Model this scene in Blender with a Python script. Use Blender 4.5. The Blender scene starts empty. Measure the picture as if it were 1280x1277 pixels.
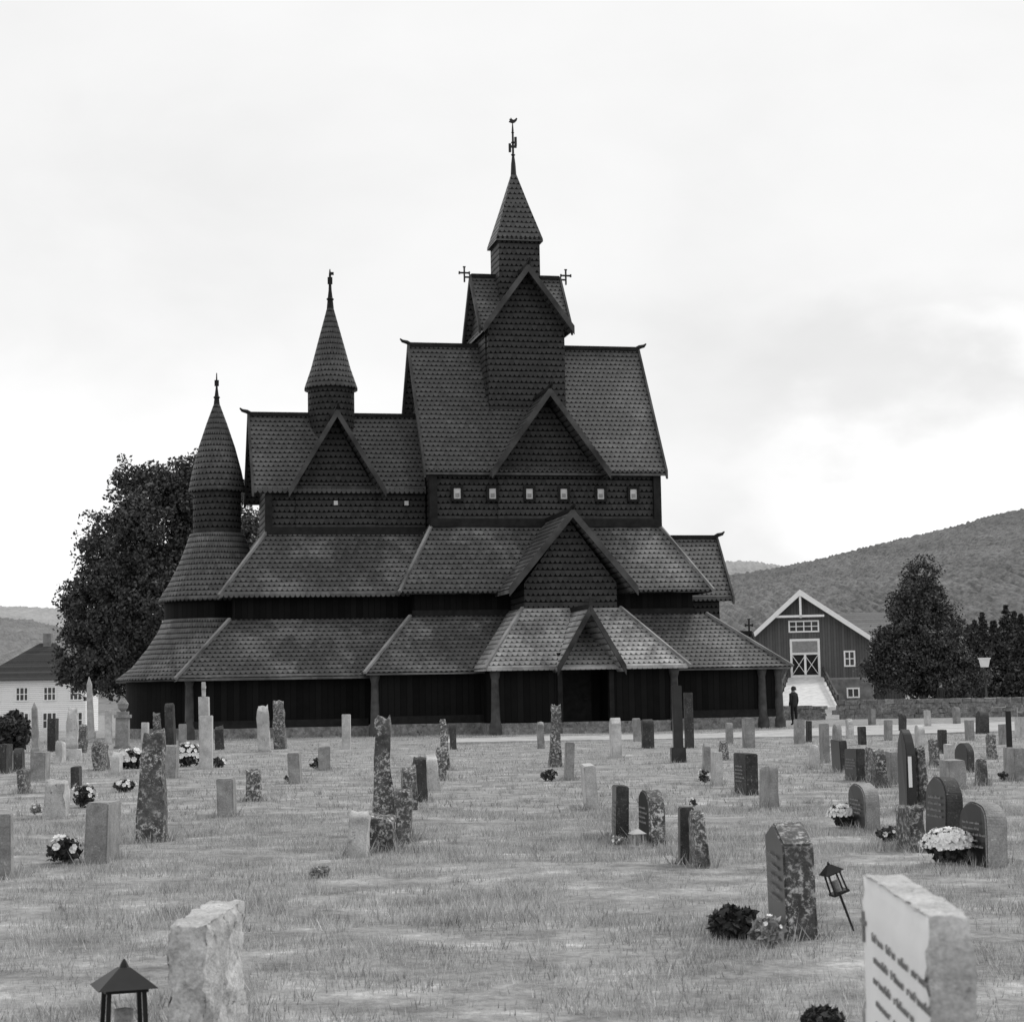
import bpy, bmesh, math, random
import numpy as np
from mathutils import Vector, Matrix, noise
random.seed(11); RNG = np.random.default_rng(11)
SC = bpy.context.scene; COL = SC.collection
SC.view_settings.view_transform = 'Standard'; SC.view_settings.look = 'None'; SC.view_settings.exposure = 0
PI = math.pi
# ------------------------------------------------------------ camera model
FPX = 2400.0; H = 1.4; TILT = math.atan((870-638.5)/FPX); ROLL = .018
CF = Vector((0, math.cos(TILT), math.sin(TILT))); U0 = Vector((0, -math.sin(TILT), math.cos(TILT)))
CR = Vector((math.cos(ROLL), 0, 0)) - U0*math.sin(ROLL); CU = Vector((math.sin(ROLL), 0, 0)) + U0*math.cos(ROLL)
def ray(px, py): return CF*FPX + CR*(px-640) + CU*(638.5-py)
def at(px, py, z=0.0):
    d = ray(px, py); k = (z-H)/d.z
    return Vector((d.x*k, d.y*k, z))
def atd(px, py, Y):
    d = ray(px, py); k = Y/d.y
    return Vector((d.x*k, Y, H+d.z*k))
cam = bpy.data.cameras.new('camera'); co = bpy.data.objects.new('camera', cam); COL.objects.link(co)
mw = Matrix((CR, CU, -CF)).transposed().to_4x4(); mw.translation = Vector((0, 0, H)); co.matrix_world = mw
cam.sensor_width = 36; cam.lens = 36*FPX/1280; cam.clip_end = 20000; cam.clip_start = .1
cam.dof.use_dof = True; cam.dof.focus_distance = 40; cam.dof.aperture_fstop = 11
SC.camera = co
# ------------------------------------------------------------ object helpers
def link(o, parent=None):
    COL.objects.link(o)
    if parent: o.parent = parent
    return o
def tag(o, label=None, cat=None, group=None, kind=None):
    if label: o['label'] = label
    if cat: o['category'] = cat
    if group: o['group'] = group
    if kind: o['kind'] = kind
    return o
def empty(name, loc=(0, 0, 0), rz=0):
    o = bpy.data.objects.new(name, None); o.empty_display_size = .2; link(o)
    o.location = loc; o.rotation_euler = (0, 0, rz); return o
# ------------------------------------------------------------ materials
def nm(nt, op, a, b=None, c=None):
    n = nt.nodes.new('ShaderNodeMath'); n.operation = op
    for i, x in enumerate((a, b, c)):
        if x is None: continue
        if isinstance(x, (int, float)): n.inputs[i].default_value = x
        else: nt.links.new(x, n.inputs[i])
    return n.outputs[0]
def newmat(name, rough=.8, spec=.3):
    m = bpy.data.materials.new(name); m.use_nodes = True
    nt = m.node_tree; b = nt.nodes['Principled BSDF']
    b.inputs['Roughness'].default_value = rough; b.inputs['Specular IOR Level'].default_value = spec
    return m, nt, b
def ramp(nt, fac, stops):
    n = nt.nodes.new('ShaderNodeValToRGB'); e = n.color_ramp.elements
    while len(e) < len(stops): e.new(.5)
    for x, (p, v) in zip(e, stops): x.position = p; x.color = (v, v, v, 1)
    nt.links.new(fac, n.inputs[0]); return n.outputs[0]
def tnoise(nt, vec, scale, detail=5, rough=.55, dist=0):
    n = nt.nodes.new('ShaderNodeTexNoise'); n.inputs['Scale'].default_value = scale
    n.inputs['Detail'].default_value = detail; n.inputs['Roughness'].default_value = rough; n.inputs['Distortion'].default_value = dist
    if vec is not None: nt.links.new(vec, n.inputs['Vector'])
    return n.outputs['Fac']
def pos(nt): return nt.nodes.new('ShaderNodeNewGeometry').outputs['Position']
def island(nt): return nt.nodes.new('ShaderNodeNewGeometry').outputs['Random Per Island']
def mixc(nt, f, a, b, mode='MIX'):
    n = nt.nodes.new('ShaderNodeMix'); n.data_type = 'RGBA'; n.blend_type = mode
    for i, x in ((0, f), (6, a), (7, b)):
        if isinstance(x, (int, float)): n.inputs[i].default_value = x if i == 0 else (x, x, x, 1)
        else: nt.links.new(x, n.inputs[i])
    return n.outputs[2]
def bump(nt, b, h, strength, dist=.02):
    n = nt.nodes.new('ShaderNodeBump'); n.inputs['Strength'].default_value = strength; n.inputs['Distance'].default_value = dist
    nt.links.new(h, n.inputs['Height']); nt.links.new(n.outputs[0], b.inputs['Normal'])
def plain(name, lo, hi, scale=3, rough=.8, bmp=.2, spec=.3):
    m, nt, b = newmat(name, rough, spec); p = pos(nt); f = tnoise(nt, p, scale, 4)
    nt.links.new(ramp(nt, f, [(.3, lo), (.7, hi)]), b.inputs['Base Color'])
    if bmp: bump(nt, b, tnoise(nt, p, scale*6, 3), bmp)
    return m
def stonemat(name, lo, hi, spot=None, amt=.55, rough=.85, spec=.3, grain=70, bmp=.5, ss=26, sw=.1):
    m, nt, b = newmat(name, rough, spec); p = pos(nt)
    c = ramp(nt, tnoise(nt, p, 6, 7, .7), [(.3, lo), (.7, hi)])
    g = ramp(nt, tnoise(nt, p, grain, 3, .7), [(.3, .6), (.7, 1.05)])
    c = mixc(nt, 1.0, c, g, 'MULTIPLY')
    if spot is not None:
        s = ramp(nt, tnoise(nt, p, ss, 6, .75, .3), [(amt, 0), (amt+sw, 1)])
        big = ramp(nt, tnoise(nt, p, 3.1, 3), [(.38, .15), (.58, 1)])
        c = mixc(nt, mixc(nt, 1.0, s, big, 'MULTIPLY'), c, spot)
    d = ramp(nt, tnoise(nt, p, 2.3, 4, .6), [(.4, .5), (.6, 1)])
    c = mixc(nt, .55, c, d, 'MULTIPLY')
    nt.links.new(c, b.inputs['Base Color'])
    bump(nt, b, tnoise(nt, p, 22, 5, .7), bmp, .02)
    return m
def uvxy(nt):
    u = nt.nodes.new('ShaderNodeUVMap'); s = nt.nodes.new('ShaderNodeSeparateXYZ'); nt.links.new(u.outputs[0], s.inputs[0])
    return s.outputs[0], s.outputs[1]
def wnoise(nt, x, y):
    c = nt.nodes.new('ShaderNodeCombineXYZ'); n = nt.nodes.new('ShaderNodeTexWhiteNoise'); n.noise_dimensions = '2D'
    for i, v in enumerate((x, y)): nt.links.new(v, c.inputs[i])
    nt.links.new(c.outputs[0], n.inputs['Vector']); return n.outputs['Value']
def shingle(name, lo, hi, h=.3, w=.21, rough=.62, spec=.4, worn=None, thr=.56, gk=.25):
    m, nt, b = newmat(name, rough, spec); x, y = uvxy(nt); p = pos(nt)
    wob = nm(nt, 'MULTIPLY', nm(nt, 'SUBTRACT', tnoise(nt, p, .9, 2), .5), .06)
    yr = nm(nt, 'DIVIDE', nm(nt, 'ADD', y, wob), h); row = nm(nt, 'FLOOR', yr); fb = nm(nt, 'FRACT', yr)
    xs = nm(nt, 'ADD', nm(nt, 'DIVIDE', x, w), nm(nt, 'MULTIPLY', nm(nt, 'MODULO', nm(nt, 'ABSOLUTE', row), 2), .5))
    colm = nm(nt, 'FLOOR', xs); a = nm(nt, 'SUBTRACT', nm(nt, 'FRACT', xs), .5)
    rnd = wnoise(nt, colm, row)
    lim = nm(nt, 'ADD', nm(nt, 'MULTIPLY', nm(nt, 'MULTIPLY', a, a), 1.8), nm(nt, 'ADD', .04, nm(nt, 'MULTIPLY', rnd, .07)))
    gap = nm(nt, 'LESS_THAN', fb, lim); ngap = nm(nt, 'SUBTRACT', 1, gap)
    c = ramp(nt, nm(nt, 'ADD', nm(nt, 'MULTIPLY', rnd, .3), nm(nt, 'MULTIPLY', tnoise(nt, p, .5, 4, .6), .7)), [(.2, lo), (.85, hi)])
    if worn:
        f = ramp(nt, tnoise(nt, p, .5, 5, .65), [(thr, 0), (thr+.25, 1)])
        c = mixc(nt, nm(nt, 'MULTIPLY', f, nm(nt, 'ADD', nm(nt, 'MULTIPLY', rnd, .4), .6)), c, worn)
    c = mixc(nt, nm(nt, 'MULTIPLY', gap, .92), c, lo*gk)  # shade in the gaps below shingle tips is put into the colour
    nt.links.new(c, b.inputs['Base Color'])
    nt.links.new(nm(nt, 'MULTIPLY', ngap, spec), b.inputs['Specular IOR Level'])
    hgt = nm(nt, 'MULTIPLY', ngap, nm(nt, 'ADD', nm(nt, 'SUBTRACT', 1.3, fb), nm(nt, 'MULTIPLY', rnd, .25)))
    bump(nt, b, hgt, .9, .05)
    return m
def planks(name, lo, hi, w=.2, rough=.75, horizontal=False, spec=.3):
    m, nt, b = newmat(name, rough, spec); x, y = uvxy(nt)
    if horizontal: x, y = y, x
    xs = nm(nt, 'DIVIDE', x, w); k = nm(nt, 'FLOOR', xs); fr = nm(nt, 'FRACT', xs)
    gap = nm(nt, 'LESS_THAN', fr, .1)
    r = wnoise(nt, k, nm(nt, 'MULTIPLY', k, 3.1))
    p = pos(nt)
    c = ramp(nt, nm(nt, 'ADD', nm(nt, 'MULTIPLY', r, .6), nm(nt, 'MULTIPLY', tnoise(nt, p, 2.5, 4), .5)), [(.2, lo), (.85, hi)])
    c = mixc(nt, nm(nt, 'MULTIPLY', gap, .75), c, lo*.2)
    nt.links.new(c, b.inputs['Base Color'])
    bump(nt, b, nm(nt, 'ADD', nm(nt, 'SUBTRACT', 1, gap), nm(nt, 'MULTIPLY', r, .3)), .8, .03)
    return m
def leafmat(name, lo, hi, rough=.6):
    m, nt, b = newmat(name, rough, .3); p = pos(nt)
    f = nm(nt, 'ADD', nm(nt, 'MULTIPLY', island(nt), .55), nm(nt, 'MULTIPLY', tnoise(nt, p, .8, 3), .6))
    nt.links.new(ramp(nt, f, [(.25, lo), (.9, hi)]), b.inputs['Base Color']); return m
M = {}
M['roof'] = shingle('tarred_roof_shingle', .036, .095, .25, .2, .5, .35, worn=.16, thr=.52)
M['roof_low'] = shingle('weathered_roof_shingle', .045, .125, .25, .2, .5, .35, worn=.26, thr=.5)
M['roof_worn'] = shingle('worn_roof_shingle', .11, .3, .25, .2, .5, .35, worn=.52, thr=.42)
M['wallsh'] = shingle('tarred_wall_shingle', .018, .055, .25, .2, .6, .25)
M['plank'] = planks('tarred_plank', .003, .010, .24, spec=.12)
M['timber'] = plain('tarred_timber', .007, .02, 4, .7, .3, .2)
M['barge'] = plain('weathered_board', .018, .09, 1.0, .75, .3)
M['hip'] = plain('weathered_hip_board', .08, .36, .6, .75, .3)
M['post'] = plain('weathered_post', .03, .09, 3, .7, .3)
M['iron'] = plain('black_iron', .01, .02, 8, .5, 0)
M['winframe'] = plain('pale_window_frame', .5, .62, 6, .7, 0)
M['glass'] = plain('dull_glass', .03, .07, 2, .15, 0, .5)
M['found'] = stonemat('foundation_stone', .14, .46, .03, .55, grain=14, ss=7)
M['st_light'] = stonemat('pale_granite', .55, .78, .22, .58)
M['st_mid'] = stonemat('grey_granite', .25, .48, .62, .58)
M['st_dark'] = stonemat('dark_granite', .04, .1, .3, .57)
M['st_polish'] = stonemat('polished_dark_stone', .018, .035, None, rough=.28, spec=.45, bmp=.05)
M['st_lich'] = stonemat('lichen_covered_stone', .06, .2, .7, .5, bmp=1.0, ss=24)
M['st_roughlight'] = stonemat('rough_pale_stone', .52, .8, .1, .57, bmp=1.0, ss=18)
M['st_face'] = plain('smooth_pale_face', .78, .85, 5, .7, .08)
M['ins_dark'] = plain('worn_dark_lettering', .16, .24, 30, .8, 0)
M['ins_light'] = plain('pale_lettering', .25, .38, 30, .7, 0)
M['leaf_tree'] = leafmat('broadleaf', .018, .12)
M['leaf_spruce'] = leafmat('spruce_needle', .014, .07)
M['leaf_plant'] = leafmat('plant_leaf', .018, .09)
M['leaf_pale'] = leafmat('pale_plant_leaf', .16, .42)
M['petal'] = leafmat('white_petal', .72, .9)
M['bark'] = plain('bark', .03, .07, 6, .9, .6)
M['pot'] = plain('clay_pot', .04, .08, 10, .8, .1)
M['white'] = plain('white_paint', .8, .88, 3, .6, 0)
M['barn'] = planks('barn_board', .08, .12, .25)
M['barnbase'] = plain('barn_lower_wall', .12, .24, 2, .9, .3)
M['slate'] = planks('grey_roof_sheet', .14, .24, .4, horizontal=True)
M['tile'] = planks('dark_roof_tile', .025, .06, .35, horizontal=True)
M['house'] = planks('white_house_board', .86, .92, .2, horizontal=True)
M['ramp'] = plain('gravel_ramp', .5, .74, 2, .9, .2)
M['metal'] = plain('grey_metal', .2, .3, 5, .5, 0)
M['lantern_pale'] = plain('pale_lantern_paint', .34, .45, 5, .5, 0)
# ------------------------------------------------------------ mesh builder (church frame: u along, v toward viewer, z up)
class MB:
    def __init__(s, flip=False): s.v = []; s.f = []; s.uv = {}; s.flip = flip
    def add(s, pts):
        b = len(s.v)
        for p in pts: s.v.append((p[0], -p[1] if s.flip else p[1], p[2]))
        return b
    def hull8(s, a, bt):
        n = len(a); b = s.add(list(a)+list(bt))
        s.f.append(tuple(b+i for i in range(n))); s.f.append(tuple(b+n+i for i in range(n)))
        for i in range(n):
            j = (i+1) % n; s.f.append((b+i, b+j, b+n+j, b+n+i))
    def box(s, x0, x1, y0, y1, z0, z1):
        s.hull8([(x0, y0, z0), (x1, y0, z0), (x1, y1, z0), (x0, y1, z0)], [(x0, y0, z1), (x1, y0, z1), (x1, y1, z1), (x0, y1, z1)])
    def prism(s, axis, prof, t0, t1):
        g = (lambda w, z, t: (t, w, z)) if axis == 'u' else (lambda w, z, t: (w, t, z))
        s.hull8([g(w, z, t0) for w, z in prof], [g(w, z, t1) for w, z in prof])
    def bar(s, p0, p1, w, h=None):
        h = h or w; p0 = Vector(p0); p1 = Vector(p1); d = (p1-p0).normalized()
        up = Vector((0, 0, 1)) if abs(d.z) < .95 else Vector((0, 1, 0))
        a = d.cross(up).normalized()*w/2; c = d.cross(a).normalized()*h/2
        s.hull8([p0-a-c, p0+a-c, p0+a+c, p0-a+c], [p1-a-c, p1+a-c, p1+a+c, p1-a+c])
    def tube(s, pts, rs, n=8):
        pts = [Vector(p) for p in pts]; rings = []
        for i, p in enumerate(pts):
            d = (pts[min(i+1, len(pts)-1)]-pts[max(i-1, 0)]).normalized()
            a = d.cross(Vector((.31, .95, .05))).normalized(); c = d.cross(a)
            rings.append(s.add([p+(a*math.cos(2*PI*k/n)+c*math.sin(2*PI*k/n))*rs[i] for k in range(n)]))
        for i in range(len(rings)-1):
            for k in range(n): s.f.append((rings[i]+k, rings[i]+(k+1) % n, rings[i+1]+(k+1) % n, rings[i+1]+k))
        s.f.append(tuple(rings[0]+k for k in range(n))); s.f.append(tuple(rings[-1]+k for k in range(n)))
    def lathe(s, cx, cy, prof, n=48, ref=None):
        ref = ref or max(r for r, z in prof); arc = [0]
        for (r0, z0), (r1, z1) in zip(prof, prof[1:]): arc.append(arc[-1]+math.hypot(r1-r0, z1-z0))
        b = len(s.v)
        for r, z in prof: s.add([(cx+r*math.cos(2*PI*k/n), cy+r*math.sin(2*PI*k/n), z) for k in range(n)])
        for i in range(len(prof)-1):
            for k in range(n):
                k2 = (k+1) % n; s.f.append((b+i*n+k, b+i*n+k2, b+(i+1)*n+k2, b+(i+1)*n+k))
                u0 = ref*2*PI*k/n; u1 = ref*2*PI*(k+1)/n
                s.uv[len(s.f)-1] = [(u0, arc[i]), (u1, arc[i]), (u1, arc[i+1]), (u0, arc[i+1])]
    def build(s, name, mat, parent=None, smooth=False, bevel=0, recalc=True):
        me = bpy.data.meshes.new(name); me.from_pydata(s.v, [], s.f)
        if recalc and not s.uv:
            bm = bmesh.new(); bm.from_mesh(me); bmesh.ops.recalc_face_normals(bm, faces=bm.faces)
            if bevel: bmesh.ops.bevel(bm, geom=bm.edges[:], offset=bevel, segments=2, affect='EDGES', clamp_overlap=True)
            bm.to_mesh(me); bm.free()
        uvl = me.uv_layers.new(name='UVMap'); Z = Vector((0, 0, 1))
        for p in me.polygons:
            if p.index in s.uv:
                for li, q in zip(p.loop_indices, s.uv[p.index]): uvl.data[li].uv = q
                continue
            n = p.normal; h = Vector((1, 0, 0)) if abs(n.z) > .999 else Z.cross(n).normalized(); t = n.cross(h)
            for li in p.loop_indices:
                c = me.vertices[me.loops[li].vertex_index].co; uvl.data[li].uv = (c.dot(h), c.dot(t))
        if smooth: me.polygons.foreach_set('use_smooth', [True]*len(me.polygons))
        me.materials.append(mat)
        return link(bpy.data.objects.new(name, me), parent)
def fastmesh(name, co, n, mat, parent=None):
    N = len(co)//n; me = bpy.data.meshes.new(name)
    me.vertices.add(N*n); me.vertices.foreach_set('co', np.asarray(co, dtype=np.float32).ravel())
    me.loops.add(N*n); me.loops.foreach_set('vertex_index', np.arange(N*n, dtype=np.int32))
    me.polygons.add(N); me.polygons.foreach_set('loop_start', np.arange(0, N*n, n, dtype=np.int32))
    me.update(calc_edges=True); me.validate(); me.materials.append(mat)
    return link(bpy.data.objects.new(name, me), parent)
# ============================================================ CHURCH
TH = math.radians(12)
church = empty('stave_church', (0.68, 82.0, 0), TH)
tag(church, 'dark shingled wooden stave church with stacked roofs, three spires and cross gables', 'church')
def C(): return MB(flip=True)
def chev(c, hw, zr, ze, t): return [(c-hw, ze), (c, zr), (c+hw, ze), (c+hw, ze-t), (c, zr-t), (c-hw, ze-t)]
def gable_roof(name, axis, c, hw, zr, ze, t0, t1, boards=(1,), th=.2, mat='roof', horns=True):
    m = C(); m.prism(axis, chev(c, hw, zr, ze, th), t0, t1); o = m.build(name, M[mat], church)
    for s in boards:
        t = t1 if s > 0 else t0
        b = C(); b.prism(axis, chev(c, hw+.06, zr+.09, ze+.03, .36), t, t+s*.09); b.build('barge_board', M['barge'], o)
        if horns:
            g = (lambda w, z, q: (q, w, z)) if axis == 'u' else (lambda w, z, q: (w, q, z))
            h = C(); h.tube([g(c, zr-.05, t-.2*s), g(c, zr+.12, t+.1*s), g(c, zr+.17, t+.3*s), g(c, zr+.27, t+.4*s)], [.09, .09, .07, .03], 6)
            h.build('ridge_finial', M['timber'], o)
    r = C(); g = (lambda q, z: (q, c, z)) if axis == 'u' else (lambda q, z: (c, q, z))
    r.bar(g(t0, zr+.03), g(t1, zr+.03), .16, .16); r.build('ridge_board', M['timber'], o)
    return o
def gwall(name, axis, c, hw, zb, ze, zr, t0, t1, mat='wallsh'):
    m = C(); m.prism(axis, [(c-hw, zb), (c+hw, zb), (c+hw, ze), (c, zr), (c-hw, ze)], t0, t1); return m.build(name, M[mat], church)
def skirt(name, T, zt, B, zb, mat='roof_low', hips=True):
    m = C(); R = lambda r, z, q=0: [(r[0]+q, r[2]+q, z), (r[1]-q, r[2]+q, z), (r[1]-q, r[3]-q, z), (r[0]+q, r[3]-q, z)]
    rings = [R(T, zt), R(B, zb), R(B, zb-.13, .02), R(T, zt-.35, .03)]
    ids = [m.add(r) for r in rings]
    for i in range(4):
        a, b = ids[i], ids[(i+1) % 4]
        for k in range(4): m.f.append((a+k, a+(k+1) % 4, b+(k+1) % 4, b+k))
    o = m.build(name, M[mat], church)
    if hips:
        for k in range(4):
            a = Vector(rings[0][k]); b = Vector(rings[1][k]); d = (b-a)
            h = C(); h.bar(a+Vector((0, 0, .02)), b+d.normalized()*.08+Vector((0, 0, .02)), .12, .1); h.build('hip_board', M['hip'], o)
    return o
def cbox(name, mat, *a):
    m = C(); m.box(*a); return m.build(name, M[mat], church)
# nave
gwall('nave_wall', 'u', 0, 3.5, 4, 10.8, 16.1, -4.72, 4.72)
gable_roof('nave_roof', 'u', 0, 3.8, 16.4, 10.6, -5.05, 5.05, (1, -1))
for s in (1, -1):
    a, b = (0, 3.58) if s > 0 else (-3.58, 0)
    gwall('nave_gable_wall', 'v', .02, 2.05, 8.6, 10.7, 13.5, a, b)
    a, b = (.5, 4.5) if s > 0 else (-4.5, -.5)
    gable_roof('nave_gable_roof', 'v', .02, 2.42, 13.85, 10.5, a, b, (s,))
for s in (-1, 1):
    cbox('corner_post', 'timber', s*4.72-.16, s*4.72+.16, 3.36, 3.68, 8.3, 10.75)
cbox('nave_sill_beam', 'timber', -4.85, 4.85, 3.4, 3.7, 8.3, 8.62)
for u in (-3.73, -2.26, -.72, .73, 2.3, 3.7):
    w = C(); w.box(u-.14, u+.14, 3.5, 3.62, 9.44, 9.86); o = w.build('window', M['winframe'], church)
    w = C(); w.box(u-.08, u+.08, 3.6, 3.635, 9.5, 9.66); w.build('pane', M['metal'], o)
    w = C(); w.box(u-.25, u-.145, 3.5, 3.66, 9.34, 9.97); w.box(u+.145, u+.25, 3.5, 3.66, 9.34, 9.97); w.box(u-.145, u+.145, 3.5, 3.66, 9.865, 9.97); w.box(u-.145, u+.145, 3.5, 3.66, 9.34, 9.435); w.build('frame', M['timber'], o)
skirt('nave_aisle_roof', (-4.75, 4.75, -3.52, 3.52), 8.42, (-6.4, 6.4, -5.5, 5.5), 5.6)
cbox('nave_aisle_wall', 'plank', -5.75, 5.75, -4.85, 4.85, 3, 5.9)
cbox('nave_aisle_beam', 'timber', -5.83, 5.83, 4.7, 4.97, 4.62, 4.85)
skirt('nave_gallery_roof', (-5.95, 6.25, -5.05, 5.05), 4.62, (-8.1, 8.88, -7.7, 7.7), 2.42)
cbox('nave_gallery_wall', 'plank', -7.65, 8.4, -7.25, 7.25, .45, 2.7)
cbox('nave_foundation', 'found', -7.8, 8.55, -7.4, 7.4, -.3, .42)
cbox('nave_gallery_beam', 'timber', -7.74, 8.48, 7.1, 7.36, .425, .72)
# chancel
gwall('chancel_wall', 'u', 0, 2.1, 4, 10.15, 13.05, -11.3, -4.8)
gable_roof('chancel_roof', 'u', 0, 2.35, 13.32, 9.95, -11.85, -4.8, (-1,))
gwall('chancel_gable_wall', 'v', -8.52, 1.62, 8.4, 10.0, 12.8, 0, 2.17)
gable_roof('chancel_gable_roof', 'v', -8.52, 1.92, 13.1, 9.85, .2, 2.95, (1,))
gwall('chancel_gable_wall', 'v', -8.52, 1.62, 8.4, 10.0, 12.8, -2.17, 0)
gable_roof('chancel_gable_roof', 'v', -8.52, 1.92, 13.1, 9.85, -2.95, -.2, (-1,))
cbox('chancel_sill_beam', 'timber', -11.4, -4.75, 1.9, 2.26, 8.1, 8.4)
for u in (-8.52, -5.6):
    w = C(); w.box(u-.08, u+.08, 2.1, 2.24, 9.3, 9.48); w.build('chancel_window', M['winframe'], church)
cbox('corner_post', 'timber', -11.39, -11.11, 1.98, 2.25, 8.2, 10.1)
skirt('chancel_aisle_roof', (-11.3, -4.9, -2.12, 2.12), 8.25, (-13.34, -4.5, -4.3, 4.3), 5.57)
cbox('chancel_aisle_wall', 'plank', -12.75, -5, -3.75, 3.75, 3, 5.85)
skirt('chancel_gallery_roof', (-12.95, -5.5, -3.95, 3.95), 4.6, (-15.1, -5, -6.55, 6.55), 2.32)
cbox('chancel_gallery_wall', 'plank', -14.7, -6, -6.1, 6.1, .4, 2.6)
cbox('chancel_foundation', 'found', -14.85, -6.5, -6.25, 6.25, -.3, .37)
cbox('chancel_gallery_beam', 'timber', -14.78, -7.8, 5.95, 6.2, .375, .66)
# transept and portal
gwall('transept_wall', 'v', 0, 1.85, 2.0, 5.75, 8.2, 3.0, 7.45)
gable_roof('transept_roof', 'v', 0, 2.5, 8.53, 5.55, 3.3, 8.0, (1,), mat='roof_low')
skirt('porch_roof', (-1.95, 1.95, 4.0, 7.55), 4.78, (-3.93, 3.93, 4.5, 10.0), 2.48, mat='roof_worn')
for s in (-1, 1):
    cbox('porch_wall', 'plank', min(s*1.0, s*3.5), max(s*1.0, s*3.5), 7.0, 9.45, .42, 2.75)
    cbox('portal_jamb', 'timber', s*1.0-.09, s*1.0+.09, 9.3, 9.58, .3, 3.0)
cbox('portal_back_wall', 'plank', -1.2, 1.2, 7.6, 7.8, .2, 4.2)
d = C(); d.box(-.62, .62, 7.8, 7.9, .3, 2.4); dd = d.build('portal_door', M['timber'], church)
d = C(); d.tube([(.45, 7.9, 1.25), (.45, 7.99, 1.25), (.33, 7.99, 1.25)], [.02, .02, .02], 6); d.build('handle', M['iron'], dd)
gable_roof('portal_roof', 'v', 0, 1.26, 4.66, 2.45, 7.0, 10.5, (1,), mat='roof_worn', horns=False)
f = C(); f.tube([(0, 10.5, 4.5), (0, 10.5, 5.0), (0, 10.5, 5.2)], [.1, .08, .03], 6); f.box(-.2, .2, 10.44, 10.56, 4.86, 4.97); f.build('portal_cross', M['iron'], church)
cbox('porch_foundation', 'found', -3.65, 3.65, 6.9, 9.62, -.3, .4)
cbox('porch_step', 'found', -1.1, 1.1, 9.5, 10.3, -.3, .2)
# west end transept
gwall('west_end_wall', 'u', 0, 1.6, 2, 5.7, 7.85, 4, 7.95)
gable_roof('west_end_roof', 'u', 0, 2.0, 8.14, 5.47, 4.2, 8.4, (1,))
skirt('west_porch_roof', (4, 7.6, -1.7, 1.7), 4.6, (4.4, 9.5, -3.75, 3.75), 2.45, hips=False)
cbox('west_porch_wall', 'plank', 7.2, 9.15, -3.3, 3.3, .42, 2.7)
cbox('west_porch_foundation', 'found', 7.1, 9.3, -3.45, 3.45, -.3, .4)
gable_roof('west_portal_roof', 'u', 0, 1.1, 3.95, 2.45, 7.5, 9.9, (1,), horns=False)
def cross(name, u, v, z, s, w=.07, a=.33):
    m = C(); m.box(u-w/2, u+w/2, v-w/2, v+w/2, z, z+s); m.box(u-s*a, u+s*a, v-w*.4, v+w*.4, z+s*.56, z+s*.56+w*1.1)
    for q in (-1, 1): m.box(u+q*s*a-w*.5, u+q*s*a+w*.5, v-w*.45, v+w*.45, z+s*.56-w*.4, z+s*.56+w*1.5)
    m.box(u-w*.9, u+w*.9, v-w*.45, v+w*.45, z+s-w*.3, z+s+w*.5)
    return m.build(name, M['iron'], church)
cross('roof_cross', 9.8, 0, 3.9, .66, .065, .24)
def post(u, v, z1=2.55):
    m = C(); m.lathe(u, v, [(.25, 0), (.25, .3), (.18, .5), (.155, 1.4), (.14, 2.0), (.19, 2.2), (.23, z1)], 14); m.build('gallery_post', M['post'], church, True)
for u, v in ((-7.7, 7.3), (7.75, 7.33), (8.45, 7.3), (-3.48, 9.5), (3.48, 9.5), (9.2, 3.35), (-14.6, 6.1)): post(u, v)
# tower
tu = -.36
m = C(); m.prism('v', [(tu-1.65, 12), (tu+1.65, 12), (tu+1.65, 17.05), (tu, 19.15), (tu-1.65, 17.05)], -1.98, 1.98); m.build('tower_wall', M['wallsh'], church)
m = C(); m.prism('u', [(-1.6, 12), (1.6, 12), (1.6, 17.0), (0, 19.1), (-1.6, 17.0)], tu-1.71, tu+1.71); m.build('tower_side_wall', M['wallsh'], church)
gable_roof('tower_roof', 'v', tu, 1.88, 19.42, 16.85, -2.55, 2.55, (1, -1))
gable_roof('tower_cross_roof', 'u', 0, 1.9, 19.46, 16.93, tu-1.95, tu+1.95, (1, -1), horns=False)
m = C(); m.box(tu-.9, tu+.9, -.9, .9, 18, 21.05); m.build('belfry_wall', M['wallsh'], church)
b4 = lambda q, z: [(tu-q, -q, z), (tu+q, -q, z), (tu+q, q, z), (tu-q, q, z)]
m = C(); i0 = m.add(b4(.85, 20.9)); i1 = m.add(b4(1.03, 20.85)); i2 = m.add(b4(1.02, 20.97)); i3 = m.add(b4(.52, 22.6)); i4 = m.add(b4(.05, 24.2))
for a, b in ((i0, i1), (i1, i2), (i2, i3), (i3, i4)):
    for k in range(4): m.f.append((a+k, a+(k+1) % 4, b+(k+1) % 4, b+k))
spire = m.build('square_spire', M['roof'], church)
for s in (-1, 1):
    x = tu+s*2.25
    m = C(); m.bar((tu+s*1.9, 0, 19.42), (x, 0, 19.42), .07); m.build('cross_arm', M['iron'], church)
    cross('roof_cross', x, 0, 19.2, .66, .065)
m = C(); m.tube([(tu, 0, 24.0), (tu, 0, 24.5), (tu, 0, 24.9), (tu, 0, 26.0), (tu, 0, 26.35)], [.13, .1, .05, .045, .02], 8)
for z, r in ((24.9, .1), (25.45, .09), (25.9, .07)): m.lathe(tu, 0, [(.02, z-r), (r, z), (.02, z+r)], 10)
m.box(tu-.16, tu+.16, -.04, .04, 25.22, 25.32)
for q, z0, z1 in ((-.14, 25.02, 25.4), (.12, 25.3, 25.7)): m.box(tu+q-.05, tu+q+.05, -.045, .045, z0, z1)
m.uv = {}; m.build('spire_mast', M['iron'], spire)
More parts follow.
